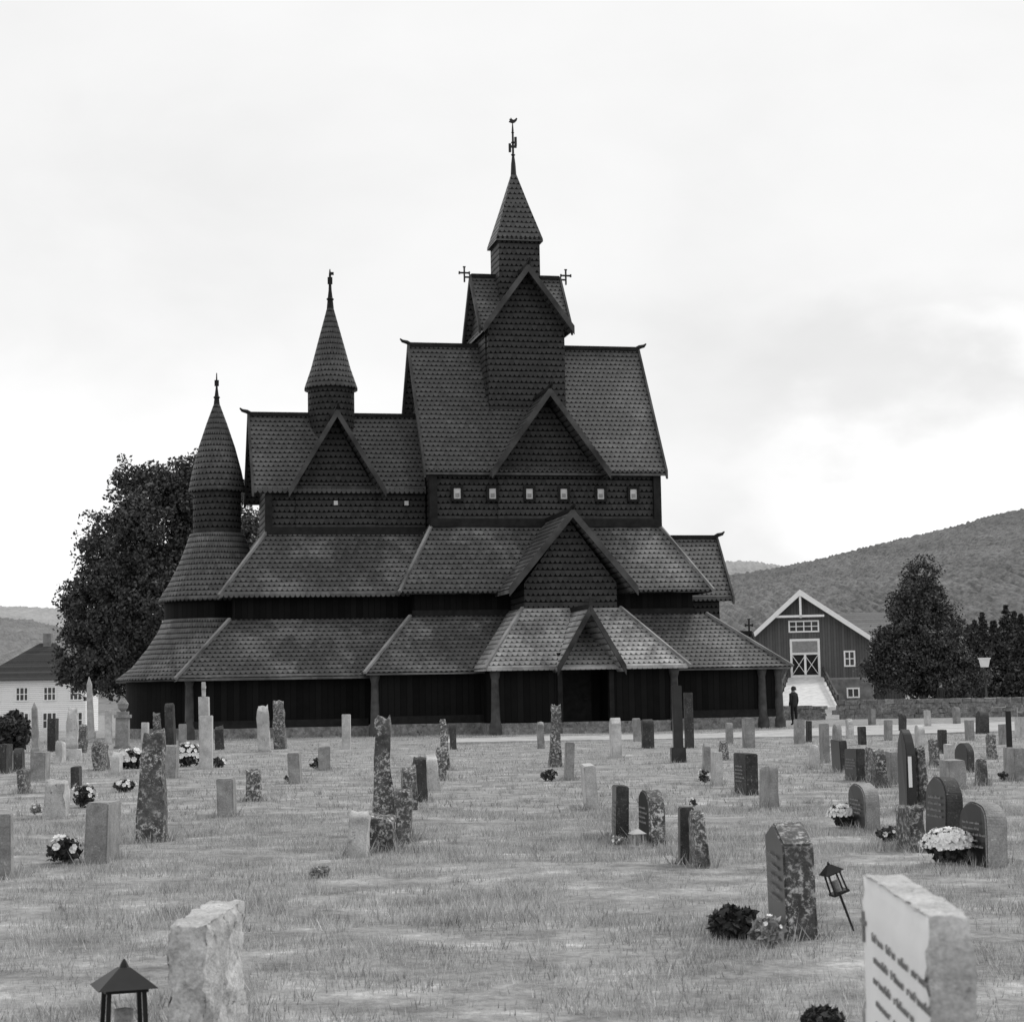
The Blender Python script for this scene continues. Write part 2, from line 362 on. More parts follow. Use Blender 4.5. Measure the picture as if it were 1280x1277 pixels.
cockp = [(-.24, .02), (-.17, .12), (-.2, .2), (-.12, .22), (-.1, .3), (-.03, .2), (.06, .16), (.14, .2), (.24, .3), (.3, .25), (.26, .12), (.15, .0), (.02, -.06), (-.08, -.04)]
m = C(); m.hull8([(tu+x*.72, -.02, 26.35+z*.72) for x, z in cockp], [(tu+x*.72, .02, 26.35+z*.72) for x, z in cockp]); m.build('weathercock', M['iron'], spire)
# chancel spire
cu = -8.42
m = C(); m.lathe(cu, 0, [(.98, 12.2), (.98, 14.6)], 40); m.build('chancel_turret', M['wallsh'], church, True)
m = C(); m.lathe(cu, 0, [(.9, 14.5), (1.12, 14.38), (1.12, 14.48), (.84, 15.3), (.55, 16.4), (.28, 17.4), (.12, 18.0)], 40); sp = m.build('round_spire', M['roof'], church, True)
m = C(); m.tube([(cu, 0, 17.9), (cu, 0, 18.2), (cu, 0, 18.7), (cu, 0, 19.4), (cu, 0, 19.6)], [.16, .13, .07, .05, .02], 8)
m.lathe(cu, 0, [(.03, 18.15), (.17, 18.3), (.03, 18.45)], 10); m.box(cu-.1, cu+.1, -.04, .04, 18.95, 19.25); m.box(cu-.02, cu+.16, -.03, .03, 19.35, 19.47); m.uv = {}; m.build('finial', M['timber'], sp)
# apse
au = -13.2
m = C(); m.lathe(au, 0, [(3.7, .3), (3.7, 2.6)], 48); m.build('apse_gallery_wall', M['plank'], church, True)
m = C(); m.lathe(au, 0, [(3.85, -.3), (3.85, .38), (3.6, .38)], 48); m.uv = {}; m.build('apse_foundation', M['found'], church)
m = C(); m.lathe(au, 0, [(3.7, 2.4), (4.1, 2.22), (4.12, 2.34), (3.45, 2.85), (2.85, 3.6), (2.4, 4.3), (2.22, 4.75)], 56); m.build('apse_lower_roof', M['roof_low'], church, True)
m = C(); m.lathe(au, 0, [(2.16, 4.3), (2.16, 5.8)], 48); m.build('apse_wall', M['plank'], church, True)
m = C(); m.lathe(au, 0, [(2.18, 5.6), (2.38, 5.43), (2.4, 5.56), (2.0, 6.2), (1.55, 7.1), (1.25, 7.9), (1.13, 8.28), (.95, 8.34)], 56); m.build('apse_upper_roof', M['roof_low'], church, True)
m = C(); m.lathe(au, 0, [(.99, 8), (.99, 10.3)], 40); m.build('apse_turret', M['wallsh'], church, True)
m = C(); m.lathe(au, 0, [(.95, 10.12), (1.17, 9.98), (1.17, 10.12), (1.02, 10.9), (.76, 11.9), (.43, 12.9), (.12, 13.75)], 40); sp = m.build('round_spire', M['roof'], church, True)
m = C(); m.tube([(au, 0, 13.6), (au, 0, 13.95), (au, 0, 14.4), (au, 0, 15.05)], [.15, .11, .05, .02], 8)
m.lathe(au, 0, [(.03, 13.9), (.15, 14.02), (.03, 14.14)], 10); m.box(au-.09, au+.09, -.03, .03, 14.5, 14.75); m.uv = {}; m.build('finial', M['timber'], sp)
# ============================================================ GROUND, PATH, HILLS, SKY
def sstep(a, b, x):
    t = np.clip((x-a)/(b-a), 0, 1); return t*t*(3-2*t)
def gz(x, y): return float(-1.7*sstep(100, 150, np.float64(y))*sstep(15, 35, np.float64(-x)))
xs = sorted(set([-6000, -2500, -1200, -600, -300, -180, -120, -90, -70, -55]+list(range(-45, 46))+[55, 70, 90, 120, 180, 300, 600, 1200, 2500, 6000]))
ys = [-300, -60, -20, -8, -3]+[i*.9 for i in range(0, 90)]+[84, 88, 92, 98, 106, 116, 130, 145, 165, 200, 260, 400, 800, 1600, 3500, 8000]
me = bpy.data.meshes.new('ground'); V = []; Fc = []
for y in ys:
    for x in xs:
        n = .045*noise.noise(Vector((x*.35, y*.35, 0))) if abs(x) < 46 and 0 < y < 82 else 0
        V.append((x, y, gz(x, y)+n-.02))
for j in range(len(ys)-1):
    for i in range(len(xs)-1):
        a = j*len(xs)+i; Fc.append((a, a+1, a+1+len(xs), a+len(xs)))
me.from_pydata(V, [], Fc)
m, nt, b = newmat('lawn', .95, .1); p = pos(nt)
c = ramp(nt, tnoise(nt, p, 1.4, 7, .75), [(.34, .18), (.5, .36), (.6, .5), (.68, .8)])
c = mixc(nt, .8, c, ramp(nt, tnoise(nt, p, 20, 4, .7), [(.3, .5), (.7, 1)]), 'MULTIPLY')
nt.links.new(c, b.inputs['Base Color']); bump(nt, b, tnoise(nt, p, 14, 5, .7), .7, .05)
me.materials.append(m); tag(link(bpy.data.objects.new('ground', me)), kind='structure')
PATH = [at(*q) for q in ((560, 924), (640, 922), (900, 917), (1060, 908), (1330, 901), (1330, 912), (1100, 919), (900, 923), (640, 927), (560, 929))]
pm = MB(); pm.hull8([(q.x, q.y, -.1) for q in PATH], [(q.x, q.y, .03) for q in PATH])
m, nt, b = newmat('worn_gravel', .95, .1); p = pos(nt)
c = ramp(nt, tnoise(nt, p, .8, 6, .7), [(.35, .38), (.65, .64)]); c = mixc(nt, .7, c, ramp(nt, tnoise(nt, p, 9, 4, .7), [(.35, .55), (.65, 1)]), 'MULTIPLY'); nt.links.new(c, b.inputs['Base Color'])
pth = pm.build('path', m); tag(pth, kind='structure')
def hill(ridge, D, foot, mat, amp, jit):
    n = 520; m = 30; V = []; F = []
    rx = np.array([r[0] for r in ridge]); ry = np.array([r[1] for r in ridge])
    for j in range(m+4):
        for i in range(n):
            px = rx[0]+(rx[-1]-rx[0])*i/(n-1); py = float(np.interp(px, rx, ry)); P = atd(px, py, D)
            t = min(j/m, 1.0)
            if j <= m:
                Y = foot+(D-foot)*t; z = -3+(P.z+3)*(t**.8)
            else:
                Y = D+(j-m)*D*.15; z = P.z*(1-(j-m)/4)
            X = P.x*(.4+.6*Y/D) if j <= m else P.x*Y/D
            q = noise.noise(Vector((X/amp[0], Y/amp[0], 3)))*amp[1]*math.sin(PI*min(t, .97))
            q += (random.random()-.3)*jit*(1 if t > .15 else 0)
            V.append((X, Y, z+q))
    for j in range(m+3):
        for i in range(n-1):
            a = j*n+i; F.append((a, a+1, a+1+n, a+n))
    me = bpy.data.meshes.new('hills'); me.from_pydata(V, [], F); me.materials.append(mat)
    me.polygons.foreach_set('use_smooth', [True]*len(me.polygons))
    return tag(link(bpy.data.objects.new('hills', me)), kind='structure')
def hillmat(name, lo, hi, sc):  # forest greys set lighter, aerial haze is painted into the base colour
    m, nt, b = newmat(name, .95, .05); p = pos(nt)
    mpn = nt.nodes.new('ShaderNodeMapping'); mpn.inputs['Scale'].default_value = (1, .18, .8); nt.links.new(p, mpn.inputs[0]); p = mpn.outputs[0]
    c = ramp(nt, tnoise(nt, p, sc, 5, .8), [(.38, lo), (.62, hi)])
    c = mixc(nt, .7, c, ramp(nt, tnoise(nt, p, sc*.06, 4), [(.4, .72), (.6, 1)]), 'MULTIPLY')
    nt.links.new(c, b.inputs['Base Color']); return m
hill([(600, 770), (780, 745), (880, 722), (940, 715), (985, 707), (1040, 695), (1100, 680), (1170, 664), (1240, 645), (1320, 628), (1500, 600)], 1500, 420, hillmat('hill_forest', .09, .23, .35), (380, 7), 2.2)
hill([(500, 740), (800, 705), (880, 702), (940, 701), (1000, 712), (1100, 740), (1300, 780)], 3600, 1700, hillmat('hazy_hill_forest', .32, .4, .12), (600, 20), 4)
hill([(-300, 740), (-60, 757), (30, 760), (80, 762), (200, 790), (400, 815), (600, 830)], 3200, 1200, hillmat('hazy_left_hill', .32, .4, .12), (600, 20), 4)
hill([(-300, 765), (-40, 772), (40, 776), (100, 790), (260, 830), (420, 850)], 1500, 500, hillmat('left_hill_forest', .16, .26, .35), (200, 8), 2.6)
# world
w = bpy.data.worlds.new('World'); SC.world = w; w.use_nodes = True; nt = w.node_tree; bg = nt.nodes['Background']
SUN_EL, SUN_AZ = math.radians(48), math.radians(50)
sky = nt.nodes.new('ShaderNodeTexSky'); sky.sky_type = 'NISHITA'; sky.sun_disc = False; sky.sun_elevation = SUN_EL; sky.sun_rotation = SUN_AZ
bw = nt.nodes.new('ShaderNodeRGBToBW'); nt.links.new(sky.outputs[0], bw.inputs[0])
tc = nt.nodes.new('ShaderNodeTexCoord'); mp = nt.nodes.new('ShaderNodeMapping'); mp.inputs['Scale'].default_value = (1, 1, 1.7)
nt.links.new(tc.outputs['Generated'], mp.inputs[0])
cl = tnoise(nt, mp.outputs[0], 7, 6, .5, .2)
cval = ramp(nt, cl, [(.3, .92), (.5, .98), (.7, 1.02)])
nv = nt.nodes.new('ShaderNodeTexNoise'); nv.inputs['Scale'].default_value = 11; nv.inputs['Detail'].default_value = 6; nt.links.new(mp.outputs[0], nv.inputs['Vector'])
scv = nt.nodes.new('ShaderNodeVectorMath'); scv.operation = 'SCALE'; scv.inputs[3].default_value = .14; nt.links.new(nv.outputs['Color'], scv.inputs[0])
adv = nt.nodes.new('ShaderNodeVectorMath'); adv.operation = 'ADD'; nt.links.new(tc.outputs['Generated'], adv.inputs[0]); nt.links.new(scv.outputs[0], adv.inputs[1])
def lobe(px, py, k, zs=2.2):
    d = ray(px, py).normalized()
    sb = nt.nodes.new('ShaderNodeVectorMath'); sb.operation = 'SUBTRACT'; sb.inputs[1].default_value = (d.x+.07, d.y+.07, d.z+.07); nt.links.new(adv.outputs[0], sb.inputs[0])
    sv = nt.nodes.new('ShaderNodeVectorMath'); sv.operation = 'MULTIPLY'; sv.inputs[1].default_value = (1, 1, zs); nt.links.new(sb.outputs[0], sv.inputs[0])
    ln = nt.nodes.new('ShaderNodeVectorMath'); ln.operation = 'LENGTH'; nt.links.new(sv.outputs[0], ln.inputs[0])
    mr = nt.nodes.new('ShaderNodeMapRange'); mr.interpolation_type = 'SMOOTHSTEP'; mr.inputs[1].default_value = k; mr.inputs[2].default_value = k*.1; nt.links.new(ln.outputs['Value'], mr.inputs[0])
    return mr.outputs[0]
v = nm(nt, 'SUBTRACT', cval, nm(nt, 'MULTIPLY', lobe(1080, 470, .16), .15))
v = nm(nt, 'SUBTRACT', v, nm(nt, 'MULTIPLY', lobe(960, 660, .09), .1))
v = nm(nt, 'ADD', v, nm(nt, 'MULTIPLY', lobe(1150, 610, .13), .22))
v = nm(nt, 'ADD', v, nm(nt, 'MULTIPLY', lobe(1260, 420, .06), .16))
v = nm(nt, 'ADD', v, nm(nt, 'MULTIPLY', lobe(60, 600, .25), .12))
tot = nm(nt, 'ADD', nm(nt, 'MULTIPLY', v, 8.8), nm(nt, 'MULTIPLY', bw.outputs[0], .15))
nt.links.new(tot, bg.inputs['Color']); bg.inputs['Strength'].default_value = .1
sl = bpy.data.lights.new('sun', 'SUN'); sl.energy = 1.5; sl.angle = math.radians(10); sl.color = (1, .99, .97)
so = bpy.data.objects.new('sun', sl); link(so)
sd = Vector((math.sin(SUN_AZ)*math.cos(SUN_EL), math.cos(SUN_AZ)*math.cos(SUN_EL), math.sin(SUN_EL)))
so.rotation_euler = sd.to_track_quat('Z', 'Y').to_euler()
# ============================================================ TREES
def leaves(centers, radii, per, size, squash=.8):
    C0 = np.repeat(np.asarray(centers), per, axis=0); Rr = np.repeat(np.asarray(radii), per)[:, None]
    g_ = RNG.normal(size=C0.shape); g_ *= np.minimum(1, 1.7/np.maximum(np.linalg.norm(g_, axis=1), 1e-6))[:, None]
    P = C0+g_*Rr*np.array([.5, .5, .5*squash])
    n = len(P); a = RNG.normal(size=(n, 3)); a /= np.linalg.norm(a, axis=1)[:, None]
    b = np.cross(a, RNG.normal(size=(n, 3))); b /= np.linalg.norm(b, axis=1)[:, None]
    s = size*(.6+.8*RNG.random((n, 1))); co = np.empty((n, 4, 3))
    co[:, 0] = P-a*s*.5; co[:, 1] = P+b*s*.3; co[:, 2] = P+a*s*.5; co[:, 3] = P-b*s*.3
    return co.reshape(-1, 3)
def tree(base, lobes, label, name='broadleaf_tree', mat='leaf_tree', clumps=900, per=34, size=.3, cr=.75, trunk=.35, group=None):
    root = empty(name, base); tag(root, label, 'tree', group)
    cs = []; rs = []; sub = []
    for l in lobes:
        for _ in range(11):
            d = RNG.normal(size=3); d /= np.linalg.norm(d); q = .62+.3*RNG.random(); f = .3+.22*RNG.random()
            sub.append((l[0]+d[0]*l[3]*q, l[1]+d[1]*l[4]*q, l[2]+d[2]*l[5]*q, l[3]*f, l[4]*f, l[5]*f*.8))
        sub.append((l[0], l[1], l[2], l[3]*.85, l[4]*.85, l[5]*.85))
    wts = np.array([(l[3]*l[4]*l[5])**.8 for l in sub]); wts = wts/wts.sum()
    for _ in range(clumps):
        l = sub[RNG.choice(len(sub), p=wts)]
        d = RNG.normal(size=3); d /= np.linalg.norm(d); q = .6+.42*RNG.random()**.5
        cs.append((l[0]+d[0]*l[3]*q, l[1]+d[1]*l[4]*q, l[2]+d[2]*l[5]*q)); rs.append(cr*(.5+.8*RNG.random()))
    fastmesh('crown', leaves(cs, rs, per, size), 4, M[mat], root)
    top = max(l[2] for l in lobes)
    tm = MB(); tm.tube([(0, 0, -.3), (.05, 0, top*.3), (0, .1, top*.65), (.1, 0, top)], [trunk*1.3, trunk, trunk*.6, trunk*.15], 9)
    for l in lobes: tm.tube([(0, 0, top*.25), ((l[0])*.5, l[1]*.5, top*.25+(l[2]-top*.25)*.6), (l[0], l[1], l[2])], [trunk*.5, trunk*.3, .04], 6)
    tm.build('trunk', M['bark'], root, True)
    return root
def px2(cx, D, base):
    return lambda px, py: ((atd(px, py, D).x-base[0]), atd(px, py, D).z-base[2])
D = 128
b0 = atd(180, 900, D); b0.z = gz(b0.x, b0.y); g = px2(180, D, b0)
L = []
for px, py, rw, rh, dy in ((205, 650, 62, 66, 0), (158, 700, 58, 68, -1.5), (122, 765, 50, 62, 1), (250, 625, 56, 60, 1.5), (200, 760, 95, 90, 0), (270, 720, 70, 90, 1), (105, 820, 38, 46, 0), (150, 835, 60, 40, -1), (305, 680, 40, 60, 2), (180, 622, 38, 46, 0), (240, 602, 34, 38, 0)):
    x, z = g(px, py); k = D/FPX; L.append((x, dy, z, rw*k, rw*k, rh*k))
tree(b0, L, 'big dark broadleaf tree rising behind the round east tower of the church', clumps=3000, per=50, size=.24, cr=.8, trunk=.45)
D = 135
b1 = atd(1155, 880, D); b1.z = 0; g = px2(1155, D, b1); L = []
for px, py, rw, rh, dy in ((1155, 722, 22, 26, 0), (1150, 755, 38, 36, 0), (1135, 795, 42, 36, -.6), (1172, 790, 42, 42, .5), (1122, 835, 36, 34, .3), (1184, 835, 38, 36, -.4), (1152, 830, 54, 44, 0), (1200, 852, 24, 22, 0), (1108, 810, 18, 22, 0)):
    x, z = g(px, py); k = D/FPX; L.append((x, dy, z, rw*k, rw*k, rh*k))
tree(b1, L, 'dense dark rounded cone shaped tree standing right of the barn', clumps=1700, per=42, size=.2, cr=.6, trunk=.25, mat='leaf_tree')
def spruce(px, ytop, Y, wpx, label, group):
    base = atd(px, 880, Y); base.z = gz(base.x, Y); hgt = atd(px, ytop, Y).z-base.z; wd = wpx*Y/FPX/2
    root = empty('spruce_tree', base); tag(root, label, 'tree', group)
    cs = []; rs = []
    for i in range(170):
        t = RNG.random()**.8; z = hgt*(.06+.94*t); r = wd*(1-t)**.85*(.35+.65*RNG.random()); a = RNG.random()*2*PI
        cs.append((r*math.cos(a), r*math.sin(a), z-r*.25)); rs.append(.25+.75*(1-t)*wd*.5)
    fastmesh('crown', leaves(cs, rs, 24, .32, .5), 4, M['leaf_spruce'], root)
    tm = MB(); tm.tube([(0, 0, -.2), (0, 0, hgt*.5), (0, 0, hgt)], [.2, .12, .02], 7); tm.build('trunk', M['bark'], root)
for i, (px, yt, Y, wd) in enumerate(((1214, 782, 190, 50), (1232, 766, 215, 54), (1246, 776, 196, 56), (1262, 757, 220, 56), (1281, 768, 200, 56), (1300, 760, 205, 58), (1224, 800, 176, 60), (1252, 792, 172, 64), (1280, 790, 170, 62), (1206, 812, 180, 50), (1240, 826, 160, 60), (1270, 830, 158, 64), (1222, 775, 230, 50), (1272, 764, 235, 54), (1195, 800, 210, 44))):
    spruce(px, yt, Y, wd, 'dark spruce in the dense row behind the lamp post at the right edge', 'spruces in the row at the right edge')
def bush(px, yb, wpx, hpx, label, name='bush', mat='leaf_plant', n=70, size=None, flowers=0, pot=False, fl='petal', grp=None, cat='bush', z=0):
    P = at(px, yb); k = P.y/FPX; w_, h_ = wpx*k, hpx*k
    if P.y > 100: P.z = gz(P.x, P.y)
    root = empty(name, P); tag(root, label, cat, grp); cs = []; rs = []
    z0 = .1*h_ if pot else 0
    for _ in range(n):
        d = RNG.normal(size=3); d /= np.linalg.norm(d); q = RNG.random()**.4*.85
        cs.append((d[0]*w_*.42*q, d[1]*w_*.42*q, z0+(h_-z0)*(.42+.48*d[2]*q))); rs.append(w_*.13)
    fastmesh('foliage', leaves(cs, rs, 14, size or w_*.13), 4, M[mat], root)
    if flowers:
        fm = []
        for _ in range(flowers):
            d = RNG.normal(size=3); d[2] = abs(d[2])*.9; d[1] -= .4; d /= np.linalg.norm(d); q = .8+.25*RNG.random()
            c = np.array((d[0]*w_*.46*q, d[1]*w_*.46*q, z0+(h_-z0)*(.42+.55*q*max(d[2], -.2)))); r = w_*(.05 if flowers > 90 else .07)*(.7+.6*RNG.random())
            nrm = Vector(d); a = nrm.orthogonal().normalized(); e = nrm.cross(a)
            for kk in range(6):
                t0, t1 = kk*PI/3, (kk+.9)*PI/3
                v0 = a*math.cos(t0)+e*math.sin(t0); v1 = a*math.cos(t1)+e*math.sin(t1)
                fm += [c, c+np.array(v0)*r+d*r*.4, c+np.array((v0+v1))*r*.62+d*r*.55, c+np.array(v1)*r+d*r*.4]
        fastmesh('flowers', np.array(fm), 4, M[fl], root)
    if pot:
        pm = MB(); pm.lathe(0, 0, [(.01, 0), (w_*.16, 0), (w_*.2, h_*.28), (w_*.18, h_*.28)], 16); pm.uv = {}; pm.build('pot', M['pot'], root)
    return root
# ============================================================ BARN AND HOUSE
DB = 175; kb = DB/FPX
bb = atd(1013, 880, DB); bb.z = 0
barn = empty('barn', bb, math.radians(-11)); tag(barn, 'dark boarded barn with white trim, crossed doors and a pale ramp, right of the church', 'barn')
def bz(py): return atd(1013, py, DB).z
def bx(px): return (px-1013)*kb
W0, W1, ZE, AX, ZA = bx(943), bx(1089), bz(798), bx(1005), bz(741)
m = MB(); m.prism('v', [(W0, 2.4), (W1, 2.4), (W1, ZE+.1), (AX, ZA-.2), (W0, ZE+.1)], 0, 22); m.build('wall', M['barn'], barn)
m = MB(); m.box(W0-.1, W1+.1, -.1, 22.1, -.5, 2.4); m.build('lower_wall', M['barnbase'], barn)
m = MB(); m.prism('v', [(bx(934), ZE-.35), (AX, ZA+.15), (bx(1094), ZE-.3), (bx(1094), ZE-.6), (AX, ZA-.15), (bx(934), ZE-.65)], -.9, 22.6); rf = m.build('roof', M['slate'], barn)
m = MB(); m.prism('v', [(bx(933), ZE-.2), (AX, ZA+.3), (bx(1095), ZE-.15), (bx(1095), ZE-.62), (AX, ZA-.25), (bx(933), ZE-.67)], -1.02, -.9); m.build('barge_board', M['white'], rf)
for x in (W0, W1): m = MB(); m.box(x-.1, x+.1, -.05, .1, 2.4, ZE); m.build('corner_board', M['white'], barn)
m = MB(); m.box(W0, W1, -.06, -.004, 2.4, 2.55); m.build('belt_board', M['metal'], barn)
m = MB(); m.bar((AX, -.8, ZA-.2), (AX, -.8, bz(772)), .2); m.bar((bx(975), -.8, bz(770)), (bx(1034), -.8, bz(770)), .2); m.build('gable_truss', M['white'], barn)
def bwin(x0, x1, z0, z1, nx, nz, parent, name='window', y=0.0, t=.14):
    m = MB()
    m.box(x0, x0+t, y-.12, y, z0, z1); m.box(x1-t, x1, y-.12, y, z0, z1); m.box(x0+t, x1-t, y-.12, y, z0, z0+t); m.box(x0+t, x1-t, y-.12, y, z1-t, z1)
    for i in range(1, nx): xx = x0+(x1-x0)*i/nx; m.box(xx-.05, xx+.05, y-.1, y-.01, z0+t, z1-t)
    for i in range(1, nz): zz = z0+(z1-z0)*i/nz; m.box(x0+t, x1-t, y-.09, y-.012, zz-.04, zz+.04)
    o = m.build(name, M['white'], parent); g = MB(); g.box(x0+t, x1-t, y-.05, y-.006, z0+t, z1-t); g.build('pane', M['glass'], o)
bwin(bx(989), bx(1027), bz(790), bz(775), 4, 2, barn)
bwin(bx(1056), bx(1070), bz(834), bz(814), 2, 2, barn)
bwin(bx(1058), bx(1074), bz(873), bz(860), 2, 1, barn, y=-.1)
m = MB(); m.box(bx(990), bx(1027), -.12, -.003, bz(846), bz(798)); dr = m.build('door', M['white'], barn)
m = MB(); m.box(bx(993), bx(1024), -.17, -.121, bz(815), bz(801)); m.build('door_top_panel', M['metal'], dr)
m = MB(); m.box(bx(993), bx(1024), -.17, -.121, bz(843), bz(818)); m.build('door_leaf', M['timber'], dr)
m = MB()
for a, b_ in ((993, 1008.5), (1008.5, 1024)):
    m.bar((bx(a), -.2, bz(842)), (bx(b_), -.2, bz(819)), .13, .05); m.bar((bx(a), -.23, bz(819)), (bx(b_), -.23, bz(842)), .13, .05)
m.bar((bx(1008.5), -.21, bz(843)), (bx(1008.5), -.21, bz(818)), .2, .06); m.build('door_brace', M['white'], dr)
zt = bz(846)
m = MB(); m.hull8([(bx(987), -.15, -.4), (bx(1030), -.15, -.4), (bx(1054), -20, -.4), (bx(988), -20, -.4)], [(bx(987), -.15, zt), (bx(1030), -.15, zt), (bx(1054), -20, .1), (bx(988), -20, .1)])
m.build('ramp', M['ramp'], barn)
for a, b_ in ((987, 988), (1030, 1054)):
    m = MB()
    for i in range(7):
        t = i/6; x = bx(a+(b_-a)*t); y = -.4-19*t; z = zt+(.1-zt)*t; m.bar((x, y, z-.2), (x, y, z+.95), .16)
    m.bar((bx(a), -.4, zt+.9), (bx(b_), -19.5, 1.0), .14); m.bar((bx(a), -.4, zt+.5), (bx(b_), -19.5, .6), .12); m.build('ramp_railing', M['barge'], barn)
m = MB(); m.box(W1-1, W1+3, 9, 19, -.5, 5.2); m.build('wing_wall', M['barn'], barn)
m = MB(); m.prism('u', [(8.2, 5.0), (14, 8.9), (19.8, 5.0), (19.8, 4.8), (14, 8.7), (8.2, 4.8)], W1-4, W1+3.3); m.build('wing_roof', M['slate'], barn)
# house on the left
DH = 200; kh = DH/FPX; hb = atd(60, 910, DH); hb.z = -1.7
house = empty('white_house', hb, math.radians(4)); tag(house, 'white painted house with dark hipped roof at the left edge beside the big tree', 'house')
hz = lambda py: atd(50, py, DH).z+1.7
hx = lambda px: (px-60)*kh
m = MB(); m.box(hx(-26), hx(106), 0, 9, -.5, hz(850)); m.build('wall', M['house'], house)
m = MB(); a, b_, ze, zr = hx(-32), hx(112), hz(850), hz(802)
i0 = m.add([(a, -.6, ze), (b_, -.6, ze), (b_, 9.6, ze), (a, 9.6, ze)]); i1 = m.add([(hx(40), 4.5, zr), (hx(60), 4.5, zr)])
m.f += [(i0, i0+1, i1+1, i1), (i0+1, i0+2, i1+1), (i0+2, i0+3, i1, i1+1), (i0+3, i0, i1), (i0, i0+1, i0+2, i0+3)]
rf = m.build('roof', M['tile'], house)
m = MB(); m.box(hx(45), hx(55), 4.0, 5.0, zr-1, zr+1.0); m.build('chimney', M['barnbase'], rf)
for px in (-6, 28, 62, 94):
    bwin(hx(px-8), hx(px+8), hz(876), hz(858), 3, 2, house, t=.12); bwin(hx(px-9), hx(px+9), hz(911), hz(890), 3, 2, house, t=.12)
# ============================================================ GRAVESTONES
TUFT = []
def sprofile(style, w, h):
    x = w/2
    if style == 'arch':
        r = min(x*.8, h*.3); return [(-x, 0), (x, 0), (x, h-r)]+[(x*math.cos(a), h-r+r*math.sin(a)) for a in [PI*i/10 for i in range(1, 10)]]+[(-x, h-r)]
    if style == 'gothic': return [(-x, 0), (x, 0), (x, h*.72), (x*.8, h*.85), (x*.4, h*.95), (0, h), (-x*.4, h*.95), (-x*.8, h*.85), (-x, h*.72)]
    if style == 'peak': return [(-x, 0), (x, 0), (x, h*.86), (0, h), (-x, h*.86)]
    return [(-x, 0), (x, 0), (x, h), (-x, h)]
def inscription(w, h, mat, parent, yf, lines=5, lh=None, x0=-.34, x1=.34, ztop=.8, crossmark=False, sp=2.1, adv=.82, sw=.13):
    m = MB(); lh = lh or h*.045
    for i in range(lines):
        z = h*ztop-i*lh*sp; x = w*x0+random.random()*w*.06; end = w*x1-random.random()*w*.15
        while x < end:
            for _ in range(random.randint(3, 7)):
                s = lh*adv*.6; t = lh*sw
                m.box(x, x+t, yf-.003, yf, z, z+lh*(1 if random.random() < .35 else .65))
                k = random.random()
                if k < .5: m.box(x+t, x+s, yf-.003, yf, z+lh*.52, z+lh*.64)
                if k > .3: m.box(x+s*.8, x+s*.8+t*.9, yf-.003, yf, z, z+lh*.6)
                if k > .6: m.box(x+t, x+s*.8, yf-.003, yf, z, z+lh*.12)
                x += lh*adv
            x += lh*adv*.9
    if crossmark:
        m.box(w*-.42, w*-.404, yf-.004, yf, h*.85, h*.92); m.box(w*-.455, w*-.369, yf-.0035, yf, h*.891, h*.9)
    m.build('inscription', M[mat], parent)
